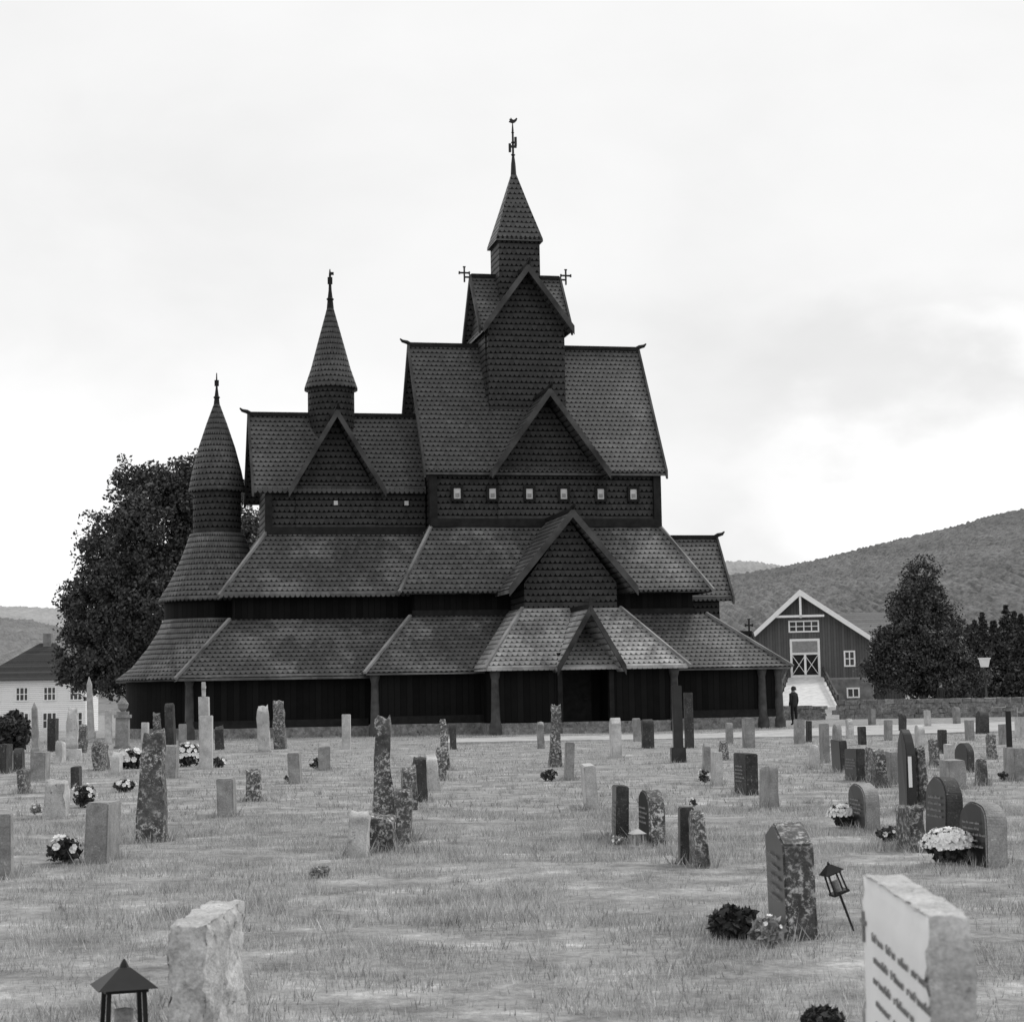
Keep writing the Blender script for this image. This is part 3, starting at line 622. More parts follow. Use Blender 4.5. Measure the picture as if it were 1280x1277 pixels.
def slabmesh(name, style, w, t, h, mat, parent, front=None, seed=0, tilt=0):
    if style in ('rough', 'rpillar'):
        bm = bmesh.new(); bmesh.ops.create_cube(bm, size=1)
        bmesh.ops.subdivide_edges(bm, edges=bm.edges[:], cuts=7, use_grid_fill=True)
        tp = .72 if style == 'rpillar' else .9
        for v in bm.verts:
            z = v.co.z+.5; k = 1+(tp-1)*z**1.5
            p = Vector((v.co.x*w*k, v.co.y*t*k, z*h)); q = Vector((p.x*3+seed*7.1, p.y*3, p.z*3))
            nn = noise.noise_vector(q)*.06+noise.noise_vector(q*3.1)*.03
            p += Vector((nn.x*min(1, w*2.2), nn.y*min(1, t*2.5), nn.z if z > .1 else 0))
            if z > .95: p.z -= h*.1*abs(noise.noise(Vector((v.co.x*2+seed, v.co.y*2, seed))))+(h*.06*(v.co.x*2)**2)
            v.co = p
        me = bpy.data.meshes.new(name); bm.to_mesh(me); bm.free(); me.materials.append(M[mat])
        me.polygons.foreach_set('use_smooth', [True]*len(me.polygons))
        return link(bpy.data.objects.new(name, me), parent)
    if style == 'obelisk':
        m = MB(); q = lambda a, z: [(-a*w, -a*t, z), (a*w, -a*t, z), (a*w, a*t, z), (-a*w, a*t, z)]
        ids = [m.add(q(*s)) for s in ((.5, 0), (.5, h*.12), (.38, h*.16), (.28, h*.88), (.02, h))]
        for a, b_ in zip(ids, ids[1:]):
            for k in range(4): m.f.append((a+k, a+(k+1) % 4, b_+(k+1) % 4, b_+k))
        m.f.append(tuple(ids[0]+k for k in range(4))); m.f.append(tuple(ids[-1]+k for k in range(4)))
        return m.build(name, M[mat], parent)
    if style == 'cap':
        m = MB()
        for a, z0, z1 in ((.5, 0, .1), (.4, .1, .62), (.5, .62, .68), (.36, .68, .74)): m.box(-a*w, a*w, -a*t, a*t, z0*h+.002, z1*h)
        m.lathe(0, 0, [(w*.12, h*.74), (w*.3, h*.8), (w*.36, h*.88), (w*.22, h*.94), (w*.08, h), (.005, h)], 12); m.uv = {}
        return m.build(name, M[mat], parent)
    pr = sprofile('slab' if style == 'crosscap' else style, w, h*(.78 if style == 'crosscap' else 1))
    m = MB(); n = len(pr); a = [(x, -t/2, z) for x, z in pr]; b_ = [(x, t/2, z) for x, z in pr]; m.hull8(a, b_)
    if style == 'crosscap':
        s = h*.22; z = h*.78; m.box(-s*.1, s*.1, -t*.2, t*.2, z, z+s); m.box(-s*.36, s*.36, -t*.18, t*.18, z+s*.55, z+s*.75)
    o = m.build(name, M[mat], parent, bevel=min(.012, w*.05, t*.08))
    me = o.data
    for v in me.vertices:
        q = noise.noise_vector(Vector((v.co.x*5+seed*3.3, v.co.y*5, v.co.z*5)))*.012; v.co += q
    if front:
        me.materials.append(M[front])
        for p in me.polygons:
            if p.normal.y < -.9: p.material_index = 1
    return o
def gravestone(px, yt, yb, wpx, style, mat, label, fw=.7, yaw=-86, plinth=0, front=None, ins=None, lean=None, name='gravestone', cat='gravestone'):
    P = at(px, yb); k = P.y/FPX; h = (yb-yt)*k; Wd = wpx*k; al = math.atan2(P.x, P.y)
    yr = math.radians(yaw+random.uniform(-4, 4)); e = Vector((math.cos(yr), math.sin(yr))); n = Vector((-e.y, e.x)); r = Vector((math.cos(al), -math.sin(al)))
    er, nr = abs(e.dot(r)), abs(n.dot(r))
    if style in ('rpillar', 'obelisk', 'cap', 'pillar'):
        w = t = Wd/(er+nr)
    else:
        fw = min(fw, h*1.1+.1); t = (Wd-fw*er)/nr
        if t < .11:
            t = .11; fw = max((Wd-t*nr)/max(er, .05), .2)
            if fw > .9: fw = .9; t = max((Wd-fw*er)/nr, .05)
        t = min(t, .34)
        w = fw
    ph = plinth*k
    st = 'slab' if style == 'pillar' else style
    sd = px*.13
    if lean is None: lean = random.uniform(-2.4, 2.4)
    rx = math.radians(lean)
    if plinth or ins:
        root = empty(name, P, yr); tag(root, label, cat); root.rotation_euler = (rx, rx*.5, yr)
        o = slabmesh('slab', st, w, t, h-ph+.08, mat, root, front, sd); o.location.z = ph-.04 if ph else -.08
        if plinth: 
            q = slabmesh('plinth', 'rough' if mat in ('st_lich', 'st_roughlight') else 'slab', w*1.35, t*1.6, ph+.1, mat if not front else 'st_mid', root, None, sd+3); q.location.z = -.1
        if ins: inscription(w, h, ins, o, -t/2-.011, lines=random.randint(4, 6))
    else:
        o = slabmesh(name, st, w, t, h+.1, mat, None, front, sd); o.location = P+Vector((0, 0, -.1)); o.rotation_euler = (rx, rx*.5, yr); tag(o, label, cat)
    if P.y < 45: TUFT.append((P.x, P.y, max(w, t), yr, w, t))
G = gravestone
# left lawn
G(7, 1018, 1096, 18, 'slab', 'st_mid', 'grey gravestone cut off by the left edge of the photo on the near lawn')
G(126, 1003, 1075, 42, 'slab', 'st_mid', 'broad plain grey gravestone just right of a dark plant on the near left lawn', fw=.6)
G(190, 915, 1048, 38, 'rpillar', 'st_lich', 'tall tapered rough gravestone, the largest one standing on the left lawn')
G(70, 975, 1020, 34, 'rough', 'st_roughlight', 'low pale rough gravestone just left of a small flowering bush on the left lawn')
G(50, 940, 975, 24, 'slab', 'st_mid', 'small grey gravestone behind the low pale rough one at the far left')
G(126, 928, 962, 22, 'rough', 'st_lich', 'squat dark rough gravestone between the left shrub and the white flower bed')
G(45, 878, 940, 13, 'obelisk', 'st_mid', 'grey obelisk gravestone standing right of the round shrub at the left edge')
G(89, 885, 948, 16, 'rpillar', 'st_roughlight', 'pale narrow pillar gravestone on a plinth, left of the pale obelisk', plinth=14)
G(114, 846, 922, 12, 'obelisk', 'st_light', 'pale slender obelisk gravestone in front of the white house and big tree')
G(153, 872, 935, 22, 'cap', 'st_mid', 'grey pedestal gravestone with a heavy rounded cap below the round apse')
G(172, 856, 918, 13, 'cap', 'st_mid', 'slim column gravestone with an urn shaped top, left of the apse wall')
G(136, 888, 928, 9, 'slab', 'st_light', 'thin pale gravestone directly left of the capped pedestal stone', fw=.4)
G(181, 903, 932, 10, 'slab', 'st_light', 'tiny pale gravestone just right of the capped pedestal stone', fw=.4)
G(214, 879, 930, 13, 'arch', 'st_dark', 'dark round topped gravestone in front of the left corner of the church', fw=.5)
G(241, 848, 922, 11, 'pillar', 'st_dark', 'tall dark pillar gravestone left of the pale stone topped by a cross')
G(256, 853, 932, 14, 'crosscap', 'st_light', 'pale tall gravestone topped by a small cross, against the dark chancel gallery', fw=.35)
G(258, 895, 960, 17, 'slab', 'st_light', 'pale upright gravestone right of the white flower bed', fw=.5)
G(212, 933, 972, 22, 'slab', 'st_mid', 'grey gravestone in front of the white flower bed, right of the tall tapered stone')
G(284, 972, 1018, 24, 'slab', 'st_mid', 'grey gravestone left of a rougher one of the same height on the left centre lawn', front='st_dark')
G(318, 962, 998, 20, 'rough', 'st_lich', 'small speckled rough gravestone right of the grey two toned one, left centre lawn')
G(331, 882, 938, 19, 'rough', 'st_roughlight', 'pale tall rough gravestone, left one of the close pair before the chancel', fw=.45)
G(350, 876, 935, 16, 'rough', 'st_lich', 'darker tall rough gravestone, right one of the close pair before the chancel', fw=.45)
G(370, 940, 978, 17, 'slab', 'st_mid', 'grey plain gravestone left of the low pointed one on the centre left lawn')
G(405, 928, 960, 15, 'peak', 'st_mid', 'low pointed grey gravestone with small plants at its foot, left of centre')
G(433, 893, 936, 11, 'slab', 'st_light', 'pale narrow gravestone against the chancel foundation, left of the nave corner post', fw=.4)
G(480, 895, 1034, 24, 'rpillar', 'st_lich', 'tall slim rough pillar gravestone left of centre, the tallest on the open lawn', lean=0)
G(475, 1019, 1060, 36, 'rough', 'st_lich', 'broad low speckled gravestone block at the foot of the tall slim rough pillar', fw=.5)
G(447, 1014, 1066, 26, 'rough', 'st_roughlight', 'pale blotched low rough gravestone directly left of the tall slim rough pillar', fw=.4)
G(503, 985, 1048, 25, 'rough', 'st_lich', 'dark rough gravestone directly right of the tall slim rough pillar')
G(513, 958, 1008, 18, 'rough', 'st_lich', 'rough gravestone second from the front in the short row right of the tall pillar')
G(526, 948, 998, 18, 'rough', 'st_dark', 'dark gravestone third from the front in the short row right of the tall pillar')
G(541, 943, 985, 17, 'rough', 'st_roughlight', 'pale rough gravestone fourth from the front in the short row right of the tall pillar')
G(551, 934, 972, 14, 'rough', 'st_lich', 'speckled gravestone fifth from the front in the short row right of the tall pillar', fw=.5)
G(557, 898, 960, 11, 'rpillar', 'st_lich', 'thin speckled pillar gravestone at the far end of the short row left of centre')
G(567, 905, 935, 8, 'arch', 'st_dark', 'tiny dark round topped gravestone close to the path left of centre', fw=.3)
G(24, 935, 962, 14, 'arch', 'st_dark', 'tiny dark rounded gravestone right below the round shrub at the left edge', fw=.5)
G(66, 898, 938, 14, 'slab', 'st_dark', 'dark gravestone between the grey obelisk and the pale narrow pillar', fw=.5)
G(103, 905, 940, 12, 'rough', 'st_lich', 'small speckled gravestone just left of the pale obelisk', fw=.5)
G(197, 890, 926, 11, 'rough', 'st_lich', 'small speckled gravestone just left of the dark round topped one by the church', fw=.4)
G(6, 930, 965, 18, 'slab', 'st_dark', 'dark gravestone at the left edge below the round shrub', fw=.6)
G(75, 925, 952, 13, 'rough', 'st_roughlight', 'small pale rough gravestone in front of the pale narrow pillar', fw=.5)
G(228, 905, 938, 10, 'slab', 'st_mid', 'thin grey gravestone left of the tall dark pillar by the church corner', fw=.4)
G(146, 940, 965, 14, 'arch', 'st_light', 'tiny pale rounded gravestone beside the left white flower bush', fw=.4)
G(275, 908, 936, 11, 'rough', 'st_dark', 'small dark rough gravestone right of the pale stone topped by a cross', fw=.4)
G(30, 960, 990, 16, 'rough', 'st_lich', 'small speckled gravestone left of the low pale rough one, far left lawn', fw=.5)
G(96, 958, 984, 14, 'slab', 'st_dark', 'small dark gravestone behind the small flowering bush on the left lawn', fw=.5)
# centre
G(694, 882, 958, 16, 'rpillar', 'st_lich', 'dark speckled rough pillar gravestone in front of the nave portal')
G(711, 928, 973, 12, 'slab', 'st_mid', 'grey gravestone close behind and right of the speckled pillar near the portal', fw=.5)
G(676, 902, 935, 9, 'rough', 'st_mid', 'small rough gravestone left of the speckled pillar near the portal', fw=.4)
G(740, 956, 1008, 19, 'slab', 'st_light', 'pale plain gravestone leaning slightly in the open centre lawn', fw=.5, lean=4)
G(770, 897, 946, 15, 'peak', 'st_light', 'pale house shaped gravestone with pointed top near the portal', fw=.4)
G(775, 982, 1045, 20, 'slab', 'st_dark', 'dark slab gravestone left of the pale lantern', ins='ins_light', front='st_polish')
G(815, 988, 1050, 34, 'arch', 'st_lich', 'dark rounded gravestone right of the pale lantern', front='st_polish', ins='ins_light')
G(857, 1010, 1078, 18, 'slab', 'st_dark', 'dark smooth gravestone, left one of the close pair right of the pale lantern', front='st_polish')
G(875, 1018, 1082, 24, 'rough', 'st_lich', 'dark rough gravestone, right one of the close pair right of the pale lantern')
G(848, 860, 952, 13, 'pillar', 'st_polish', 'tallest black pillar gravestone right of the portal', plinth=18, lean=0)
G(862, 866, 934, 12, 'pillar', 'st_dark', 'second black pillar gravestone, slightly behind and right of the tallest one', lean=0)
G(810, 899, 933, 16, 'arch', 'st_dark', 'dark arched gravestone in front of the portal porch right post', fw=.5)
G(797, 898, 926, 10, 'slab', 'st_mid', 'small grey gravestone left of the dark arched one by the porch', fw=.4)
G(896, 940, 980, 14, 'slab', 'st_light', 'pale narrow gravestone left of a broad dark one, centre right', fw=.4)
G(933, 942, 990, 30, 'slab', 'st_dark', 'broad dark gravestone left of a grey one of equal size, centre right', ins='ins_light')
G(961, 957, 1007, 24, 'rough', 'st_mid', 'grey gravestone right of the broad dark one, centre right')
G(883, 928, 962, 10, 'peak', 'st_mid', 'little pointed gravestone behind the pale narrow one, centre right', fw=.4)
G(936, 898, 933, 16, 'slab', 'st_mid', 'grey gravestone near the church wall right of the porch', fw=.6)
G(912, 903, 928, 10, 'arch', 'st_mid', 'small rounded gravestone near the church wall right of the porch', fw=.4)
G(905, 925, 950, 12, 'rough', 'st_lich', 'small speckled gravestone between the little pointed one and the broad dark one', fw=.4)
# right
G(999, 899, 928, 14, 'slab', 'st_mid', 'grey gravestone below the standing person by the church corner', fw=.5)
G(1011, 901, 926, 8, 'slab', 'st_dark', 'narrow dark gravestone just right of the grey one below the standing person', fw=.4)
G(1031, 905, 952, 13, 'slab', 'st_mid', 'slim grey gravestone at the left end of the right hand rows', fw=.5)
G(1047, 905, 932, 12, 'arch', 'st_mid', 'small rounded gravestone in front of the barn ramp', fw=.5)
G(1051, 925, 963, 20, 'slab', 'st_dark', 'dark gravestone first from the left in the row of three, right lawn', front='st_polish')
G(1069, 936, 974, 26, 'slab', 'st_dark', 'dark gravestone in the middle of the row of three, right lawn', front='st_polish', ins='ins_light')
G(1096, 934, 981, 26, 'rough', 'st_lich', 'speckled dark gravestone third from the left in the row of three, right lawn')
G(1081, 980, 1034, 38, 'arch', 'st_mid', 'rounded dark faced gravestone behind the left clump of white chrysanthemums', front='st_polish', ins='ins_light')
G(1135, 913, 1012, 22, 'gothic', 'st_polish', 'tall black pointed gravestone with a narrow white name plate', fw=.6, lean=0)
G(1151, 930, 1010, 22, 'rough', 'st_lich', 'rough speckled gravestone directly right of the tall black pointed one')
G(1140, 1006, 1060, 38, 'rough', 'st_lich', 'low speckled block stone in front of the tall black pointed gravestone')
G(1180, 972, 1052, 46, 'arch', 'st_dark', 'large dark rounded gravestone behind the right clump of white chrysanthemums', fw=.9, front='st_polish', ins='ins_light')
G(1192, 950, 984, 32, 'slab', 'st_mid', 'grey gravestone behind the large dark rounded one on the right')
G(1230, 1003, 1077, 58, 'arch', 'st_mid', 'dark faced rounded gravestone right of the right clump of chrysanthemums', fw=.9, front='st_polish', ins='ins_light')
G(1206, 929, 963, 24, 'arch', 'st_dark', 'dark gravestone below the street lamp on the right', fw=.7, front='st_polish')
G(1268, 935, 972, 26, 'slab', 'st_mid', 'grey gravestone at the right edge under the dark post')
G(1228, 889, 916, 17, 'arch', 'st_dark', 'small dark gravestone at the foot of the street lamp', fw=.6)
G(1110, 900, 924, 11, 'slab', 'st_mid', 'tiny grey gravestone under the rounded tree, left of two others', fw=.5)
G(1150, 906, 932, 13, 'arch', 'st_light', 'tiny pale rounded gravestone under the rounded tree', fw=.5)
G(1178, 912, 940, 12, 'slab', 'st_dark', 'tiny dark gravestone right of the pale rounded one under the rounded tree', fw=.5)
G(1196, 884, 905, 10, 'slab', 'st_mid', 'tiny grey gravestone near the low wall left of the street lamp', fw=.5)
G(1090, 886, 905, 10, 'slab', 'st_mid', 'tiny grey gravestone near the low wall right of the barn', fw=.5)
G(1254, 905, 930, 12, 'slab', 'st_mid', 'tiny grey gravestone left of the dark post at the right edge', fw=.5)
G(1063, 898, 922, 11, 'rough', 'st_roughlight', 'tiny pale rough gravestone right of the barn ramp foot', fw=.5)
G(1128, 892, 914, 10, 'arch', 'st_dark', 'tiny dark rounded gravestone in the far row between the barn and the rounded tree', fw=.5)
G(1160, 888, 908, 9, 'slab', 'st_light', 'tiny pale gravestone in the far row below the person behind the wall', fw=.4)
G(1168, 925, 955, 14, 'rough', 'st_lich', 'small speckled gravestone behind the rough one beside the tall black pointed stone', fw=.5)
G(1212, 900, 924, 12, 'slab', 'st_mid', 'small grey gravestone left of the dark one at the lamp foot', fw=.5)
G(1240, 918, 948, 14, 'rough', 'st_lich', 'small speckled gravestone left of the black post at the right edge', fw=.5)
G(1275, 896, 920, 12, 'slab', 'st_light', 'tiny pale gravestone at the far right edge beyond the black post', fw=.5)
G(1116, 940, 978, 16, 'slab', 'st_mid', 'slim grey gravestone just left of the tall black pointed one', fw=.5)
G(1018, 930, 958, 12, 'rough', 'st_roughlight', 'small pale rough gravestone left of the dark row of three', fw=.4)
G(1078, 908, 930, 11, 'slab', 'st_dark', 'tiny dark gravestone in the row under the barn, right of the pale rough one', fw=.5)
G(1188, 930, 956, 14, 'slab', 'st_roughlight', 'small pale gravestone left of the dark one below the street lamp', fw=.5)
G(1226, 950, 980, 16, 'rough', 'st_lich', 'small speckled gravestone right of the dark one below the street lamp', fw=.5)
G(991, 1030, 1162, 60, 'peak', 'st_lich', 'near dark faced gravestone with pointed top beside the leaning lantern', fw=.75, yaw=-88, front='st_polish', ins='ins_light', lean=1)
ob = [o for o in COL.objects if o.get('label', '').startswith('tall black pointed')][0]
m = MB(); hh = max(v.co.z for v in ob.data.vertices); tt = max(v.co.y for v in ob.data.vertices); ww = max(v.co.x for v in ob.data.vertices)
m.box(ww+.002, ww+.02, -tt*.55, tt*.1, hh*.36, hh*.7); m.build('name_plate', M['white'], ob)
# foreground stones
def nearstone(loc, w, t, h, yaw, mat, front, label, ins=None, seed=1.0, lean=0, rag=1.0):
    root = empty('gravestone', loc, math.radians(yaw)); tag(root, label, 'gravestone'); root.rotation_euler = (math.radians(lean), 0, math.radians(yaw))
    bm = bmesh.new(); bmesh.ops.create_cube(bm, size=1); bmesh.ops.subdivide_edges(bm, edges=bm.edges[:], cuts=31, use_grid_fill=True)
    for v in bm.verts:
        c = v.co.copy(); p = Vector((c.x*w, c.y*t, (c.z+.5)*h))
        q = p*9+Vector((seed*5, 0, 0)); nv = (noise.noise_vector(q)*.02+noise.noise_vector(q*2.7)*.012+noise.noise_vector(q*7)*.005)*rag
        onfront = c.y < -.49
        ed = sum((abs(c.x) > .45, abs(c.y) > .45, c.z > .45))
        if onfront and not (abs(c.x) > .47 or c.z > .47): nv *= .03
        elif c.z > .49: nv *= .5
        if ed >= 2: p -= Vector((c.x*.02*abs(noise.noise(q)), c.y*.02, .016*abs(noise.noise(q*1.7))))
        v.co = p+nv
    me = bpy.data.meshes.new('slab'); bm.to_mesh(me); bm.free(); me.materials.append(M[mat])
    if front:
        me.materials.append(M[front])
        for pl in me.polygons:
            if pl.normal.y < -.7: pl.material_index = 1
    me.polygons.foreach_set('use_smooth', [True]*len(me.polygons))
    o = link(bpy.data.objects.new('slab', me), root)
    if ins: inscription(w, h, ins, o, -t/2-.002, lines=5, lh=.018, x0=-.28, x1=.4, ztop=.87, crossmark=True, sp=2.5, adv=2.3, sw=.3)
nearstone((.807, 4.02, 0), .89, .092, .985, -92.4, 'st_roughlight', 'st_face', 'large pale gravestone with worn lettering at the lower right, nearest of all', 'ins_dark', 2.0, rag=.6)
nearstone((-1.19, 7.45, 0), .92, .15, .60, -90, 'st_roughlight', None, 'pale rough gravestone at the lower left beside the dark lantern', None, 4.0, rag=1.3)
# ============================================================ PLANTS
bush(14, 940, 62, 58, 'round dark shrub at the left edge below the white house', 'shrub', n=220, size=.16, cat='shrub')
bush(80, 1078, 54, 34, 'dark leafy plant with white blossoms left of the broad grey gravestone', 'flowering_plant', n=60, flowers=16, cat='plant')
bush(105, 1008, 36, 32, 'small flowering bush right of the low pale rough stone on the left lawn', 'flowering_plant', n=60, flowers=14, mat='leaf_plant', cat='plant')
bush(235, 957, 40, 30, 'white flower bush right half of the bed behind the tall tapered stone', 'flowering_plant', n=60, flowers=50, cat='plant')
bush(165, 960, 44, 26, 'white flower bush left of the tall tapered stone', 'flowering_plant', n=60, flowers=40, cat='plant')
bush(155, 988, 34, 14, 'low dark plant with pale flowers left of the tall tapered stone foot', 'flowering_plant', n=40, flowers=14, cat='plant')
bush(45, 1018, 24, 14, 'low pale plant left of the low pale rough gravestone', 'flowering_plant', mat='leaf_pale', n=30, flowers=8, cat='plant')
bush(272, 958, 30, 12, 'low dark plant at the foot of the pale upright gravestone', 'flowering_plant', n=30, flowers=4, cat='plant')
bush(394, 960, 20, 14, 'small plant at the foot of the low pointed gravestone', 'flowering_plant', n=30, flowers=6, cat='plant')
bush(360, 976, 16, 8, 'tiny plant beside the plain grey gravestone left of centre', 'flowering_plant', n=20, flowers=2, cat='plant')
bush(686, 975, 26, 16, 'small dark plant at the foot of the speckled pillar near the portal', 'flowering_plant', n=40, cat='plant')
bush(881, 979, 20, 20, 'dark plant with pale blossoms left of the pale narrow gravestone', 'flowering_plant', n=40, flowers=8, cat='plant')
bush(773, 1056, 22, 14, 'pale plant left of the pale lantern', 'flowering_plant', mat='leaf_pale', n=30, flowers=6, cat='plant')
bush(866, 1008, 14, 12, 'pot plant with a white flower behind the close dark pair', 'flowering_plant', n=25, flowers=8, cat='plant')
bush(400, 1094, 34, 12, 'low pale plant alone in the near grass left of centre', 'flowering_plant', mat='leaf_pale', n=40, flowers=0, cat='plant')
bush(1056, 1032, 46, 28, 'left clump of white chrysanthemums in a low pot on the right lawn', 'potted_chrysanthemum', n=80, flowers=170, pot=True, cat='potted plant')
bush(1186, 1077, 72, 42, 'right clump of white chrysanthemums in a low pot, the larger one', 'potted_chrysanthemum', n=110, flowers=230, pot=True, cat='potted plant')
bush(1112, 1050, 40, 18, 'low plants between the two clumps of chrysanthemums', 'flowering_plant', n=40, flowers=4, cat='plant')
bush(1254, 974, 18, 12, 'dark plant beside the grey gravestone at the right edge', 'flowering_plant', n=30, cat='plant')
bush(916, 1168, 76, 36, 'dark low plant left of the near pointed gravestone', 'flowering_plant', n=110, size=.055, cat='plant')
bush(960, 1180, 46, 36, 'pale lily like plant at the foot of the near pointed gravestone', 'flowering_plant', mat='leaf_pale', n=50, size=.065, flowers=5, cat='plant')
bush(1030, 1285, 60, 26, 'dark low plant left of the nearest pale gravestone', 'flowering_plant', n=110, size=.04, cat='plant')
# ============================================================ LANTERNS, POSTS, WALL, PEOPLE
def lantern(loc, w, h, label, frame='iron', rot=(0, 0, .3), stake=0):
    root = empty('grave_lantern', loc); root.rotation_euler = rot; tag(root, label, 'lantern')
    z0 = stake
    m = MB(); m.box(-w/2, w/2, -w/2, w/2, z0, z0+h*.07); m.build('base', M[frame], root)
    m = MB()
    for sx in (-1, 1):
        for sy in (-1, 1): m.bar((sx*w*.4, sy*w*.4, z0+h*.07), (sx*w*.36, sy*w*.36, z0+h*.62), w*.09)
    m.box(-w*.44, w*.44, -w*.44, w*.44, z0+h*.62, z0+h*.67); m.build('frame', M[frame], root)
    m = MB(); m.lathe(0, 0, [(.002, z0+h*.07), (w*.2, z0+h*.072), (w*.2, z0+h*.4), (.002, z0+h*.42)], 14); m.uv = {}; m.build('candle', M['st_mid'], root)
    m = MB(); a = m.add([(-w*.62, -w*.62, z0+h*.67), (w*.62, -w*.62, z0+h*.67), (w*.62, w*.62, z0+h*.67), (-w*.62, w*.62, z0+h*.67)]); b_ = m.add([(-w*.12, -w*.12, z0+h*.9), (w*.12, -w*.12, z0+h*.9), (w*.12, w*.12, z0+h*.9), (-w*.12, w*.12, z0+h*.9)])
    m.f.append((a, a+1, a+2, a+3)); m.f.append((b_, b_+1, b_+2, b_+3))
    for k in range(4): m.f.append((a+k, a+(k+1) % 4, b_+(k+1) % 4, b_+k))
    m.build('lantern_roof', M[frame], root)
    m = MB(); m.tube([(0, 0, z0+h*.89), (0, 0, z0+h*.95), (0, 0, z0+h)], [w*.11, w*.07, w*.02], 8); m.build('finial', M[frame], root)
    if stake: m = MB(); m.tube([(0, 0, -.1), (0, 0, stake)], [.006, .008], 6); m.build('stake', M[frame], root)
P = at(155, 1302); lantern(P, .20, .34, 'dark metal lantern with a pointed roof at the lower left', rot=(0, 0, .35))
P = at(1066, 1160); lantern(P, .10, .2, 'small black lantern leaning on a stake beside the near pointed gravestone', rot=(0, math.radians(-20), .2), stake=.22)
P = at(797, 1058); lantern(P, .11, .18, 'pale lantern between two dark gravestones right of centre', 'lantern_pale')
P = at(1234, 890); root = empty('street_lamp', P); tag(root, 'street lamp with a pale box head near the right edge', 'street lamp'); k = P.y/FPX
m = MB(); m.tube([(0, 0, 0), (0, 0, 1), (-.05, 0, 58*k)], [.09, .06, .05], 8); m.build('pole', M['barge'], root)
m = MB(); m.hull8([(-.22, -.2, 56*k), (.14, -.2, 56*k), (.14, .2, 56*k), (-.22, .2, 56*k)], [(-.3, -.28, 66*k), (.22, -.28, 66*k), (.22, .28, 66*k), (-.3, .28, 66*k)]); m.build('lamp_head', M['white'], root)
m = MB(); m.box(-.34, .26, -.32, .32, 66*k, 67.5*k); m.build('lamp_cap', M['white'], root)
P = at(1262, 936); k = P.y/FPX
m = MB(); m.hull8([(-.06, -.05, -.1), (.06, -.05, -.1), (.06, .05, -.1), (-.06, .05, -.1)], [(-.055, -.045, 47*k), (.055, -.045, 47*k), (.055, .045, 48*k), (-.055, .045, 48*k)])
o = m.build('marker_post', M['iron'], bevel=.008); o.location = P; tag(o, 'short black post standing at the right edge', 'post')
def drywall(a, b_, hgt, label):
    a = Vector(a); b_ = Vector(b_); L_ = (b_-a).length; bm = bmesh.new(); d = (b_-a).normalized(); nn = Vector((-d.y, d.x, 0))
    lay = 4
    for j in range(lay):
        x = -random.random()*.4
        while x < L_:
            l = random.uniform(.3, .8); hh = hgt/lay
            r = bmesh.ops.create_cube(bm, size=1)
            for v in r['verts']:
                c = v.co; p = a+d*(x+l*(c.x+.5)*.97)+nn*(c.y*(.55-.06*j)+random.uniform(-.04, .04)); p.z = j*hh+(c.z+.5)*hh*.96+random.uniform(-.02, .03)-.03; v.co = p
            x += l
    me = bpy.data.meshes.new('dry_stone_wall'); bm.to_mesh(me); bm.free(); me.materials.append(M['found']); tag(link(bpy.data.objects.new('dry_stone_wall', me)), label, 'wall')
drywall(at(1050, 898), at(1330, 894), .95, 'low dry stone wall crossing below the barn and the rounded tree')
drywall(at(975, 899), at(1022, 899), .7, 'short stretch of dry stone wall left of the barn ramp')
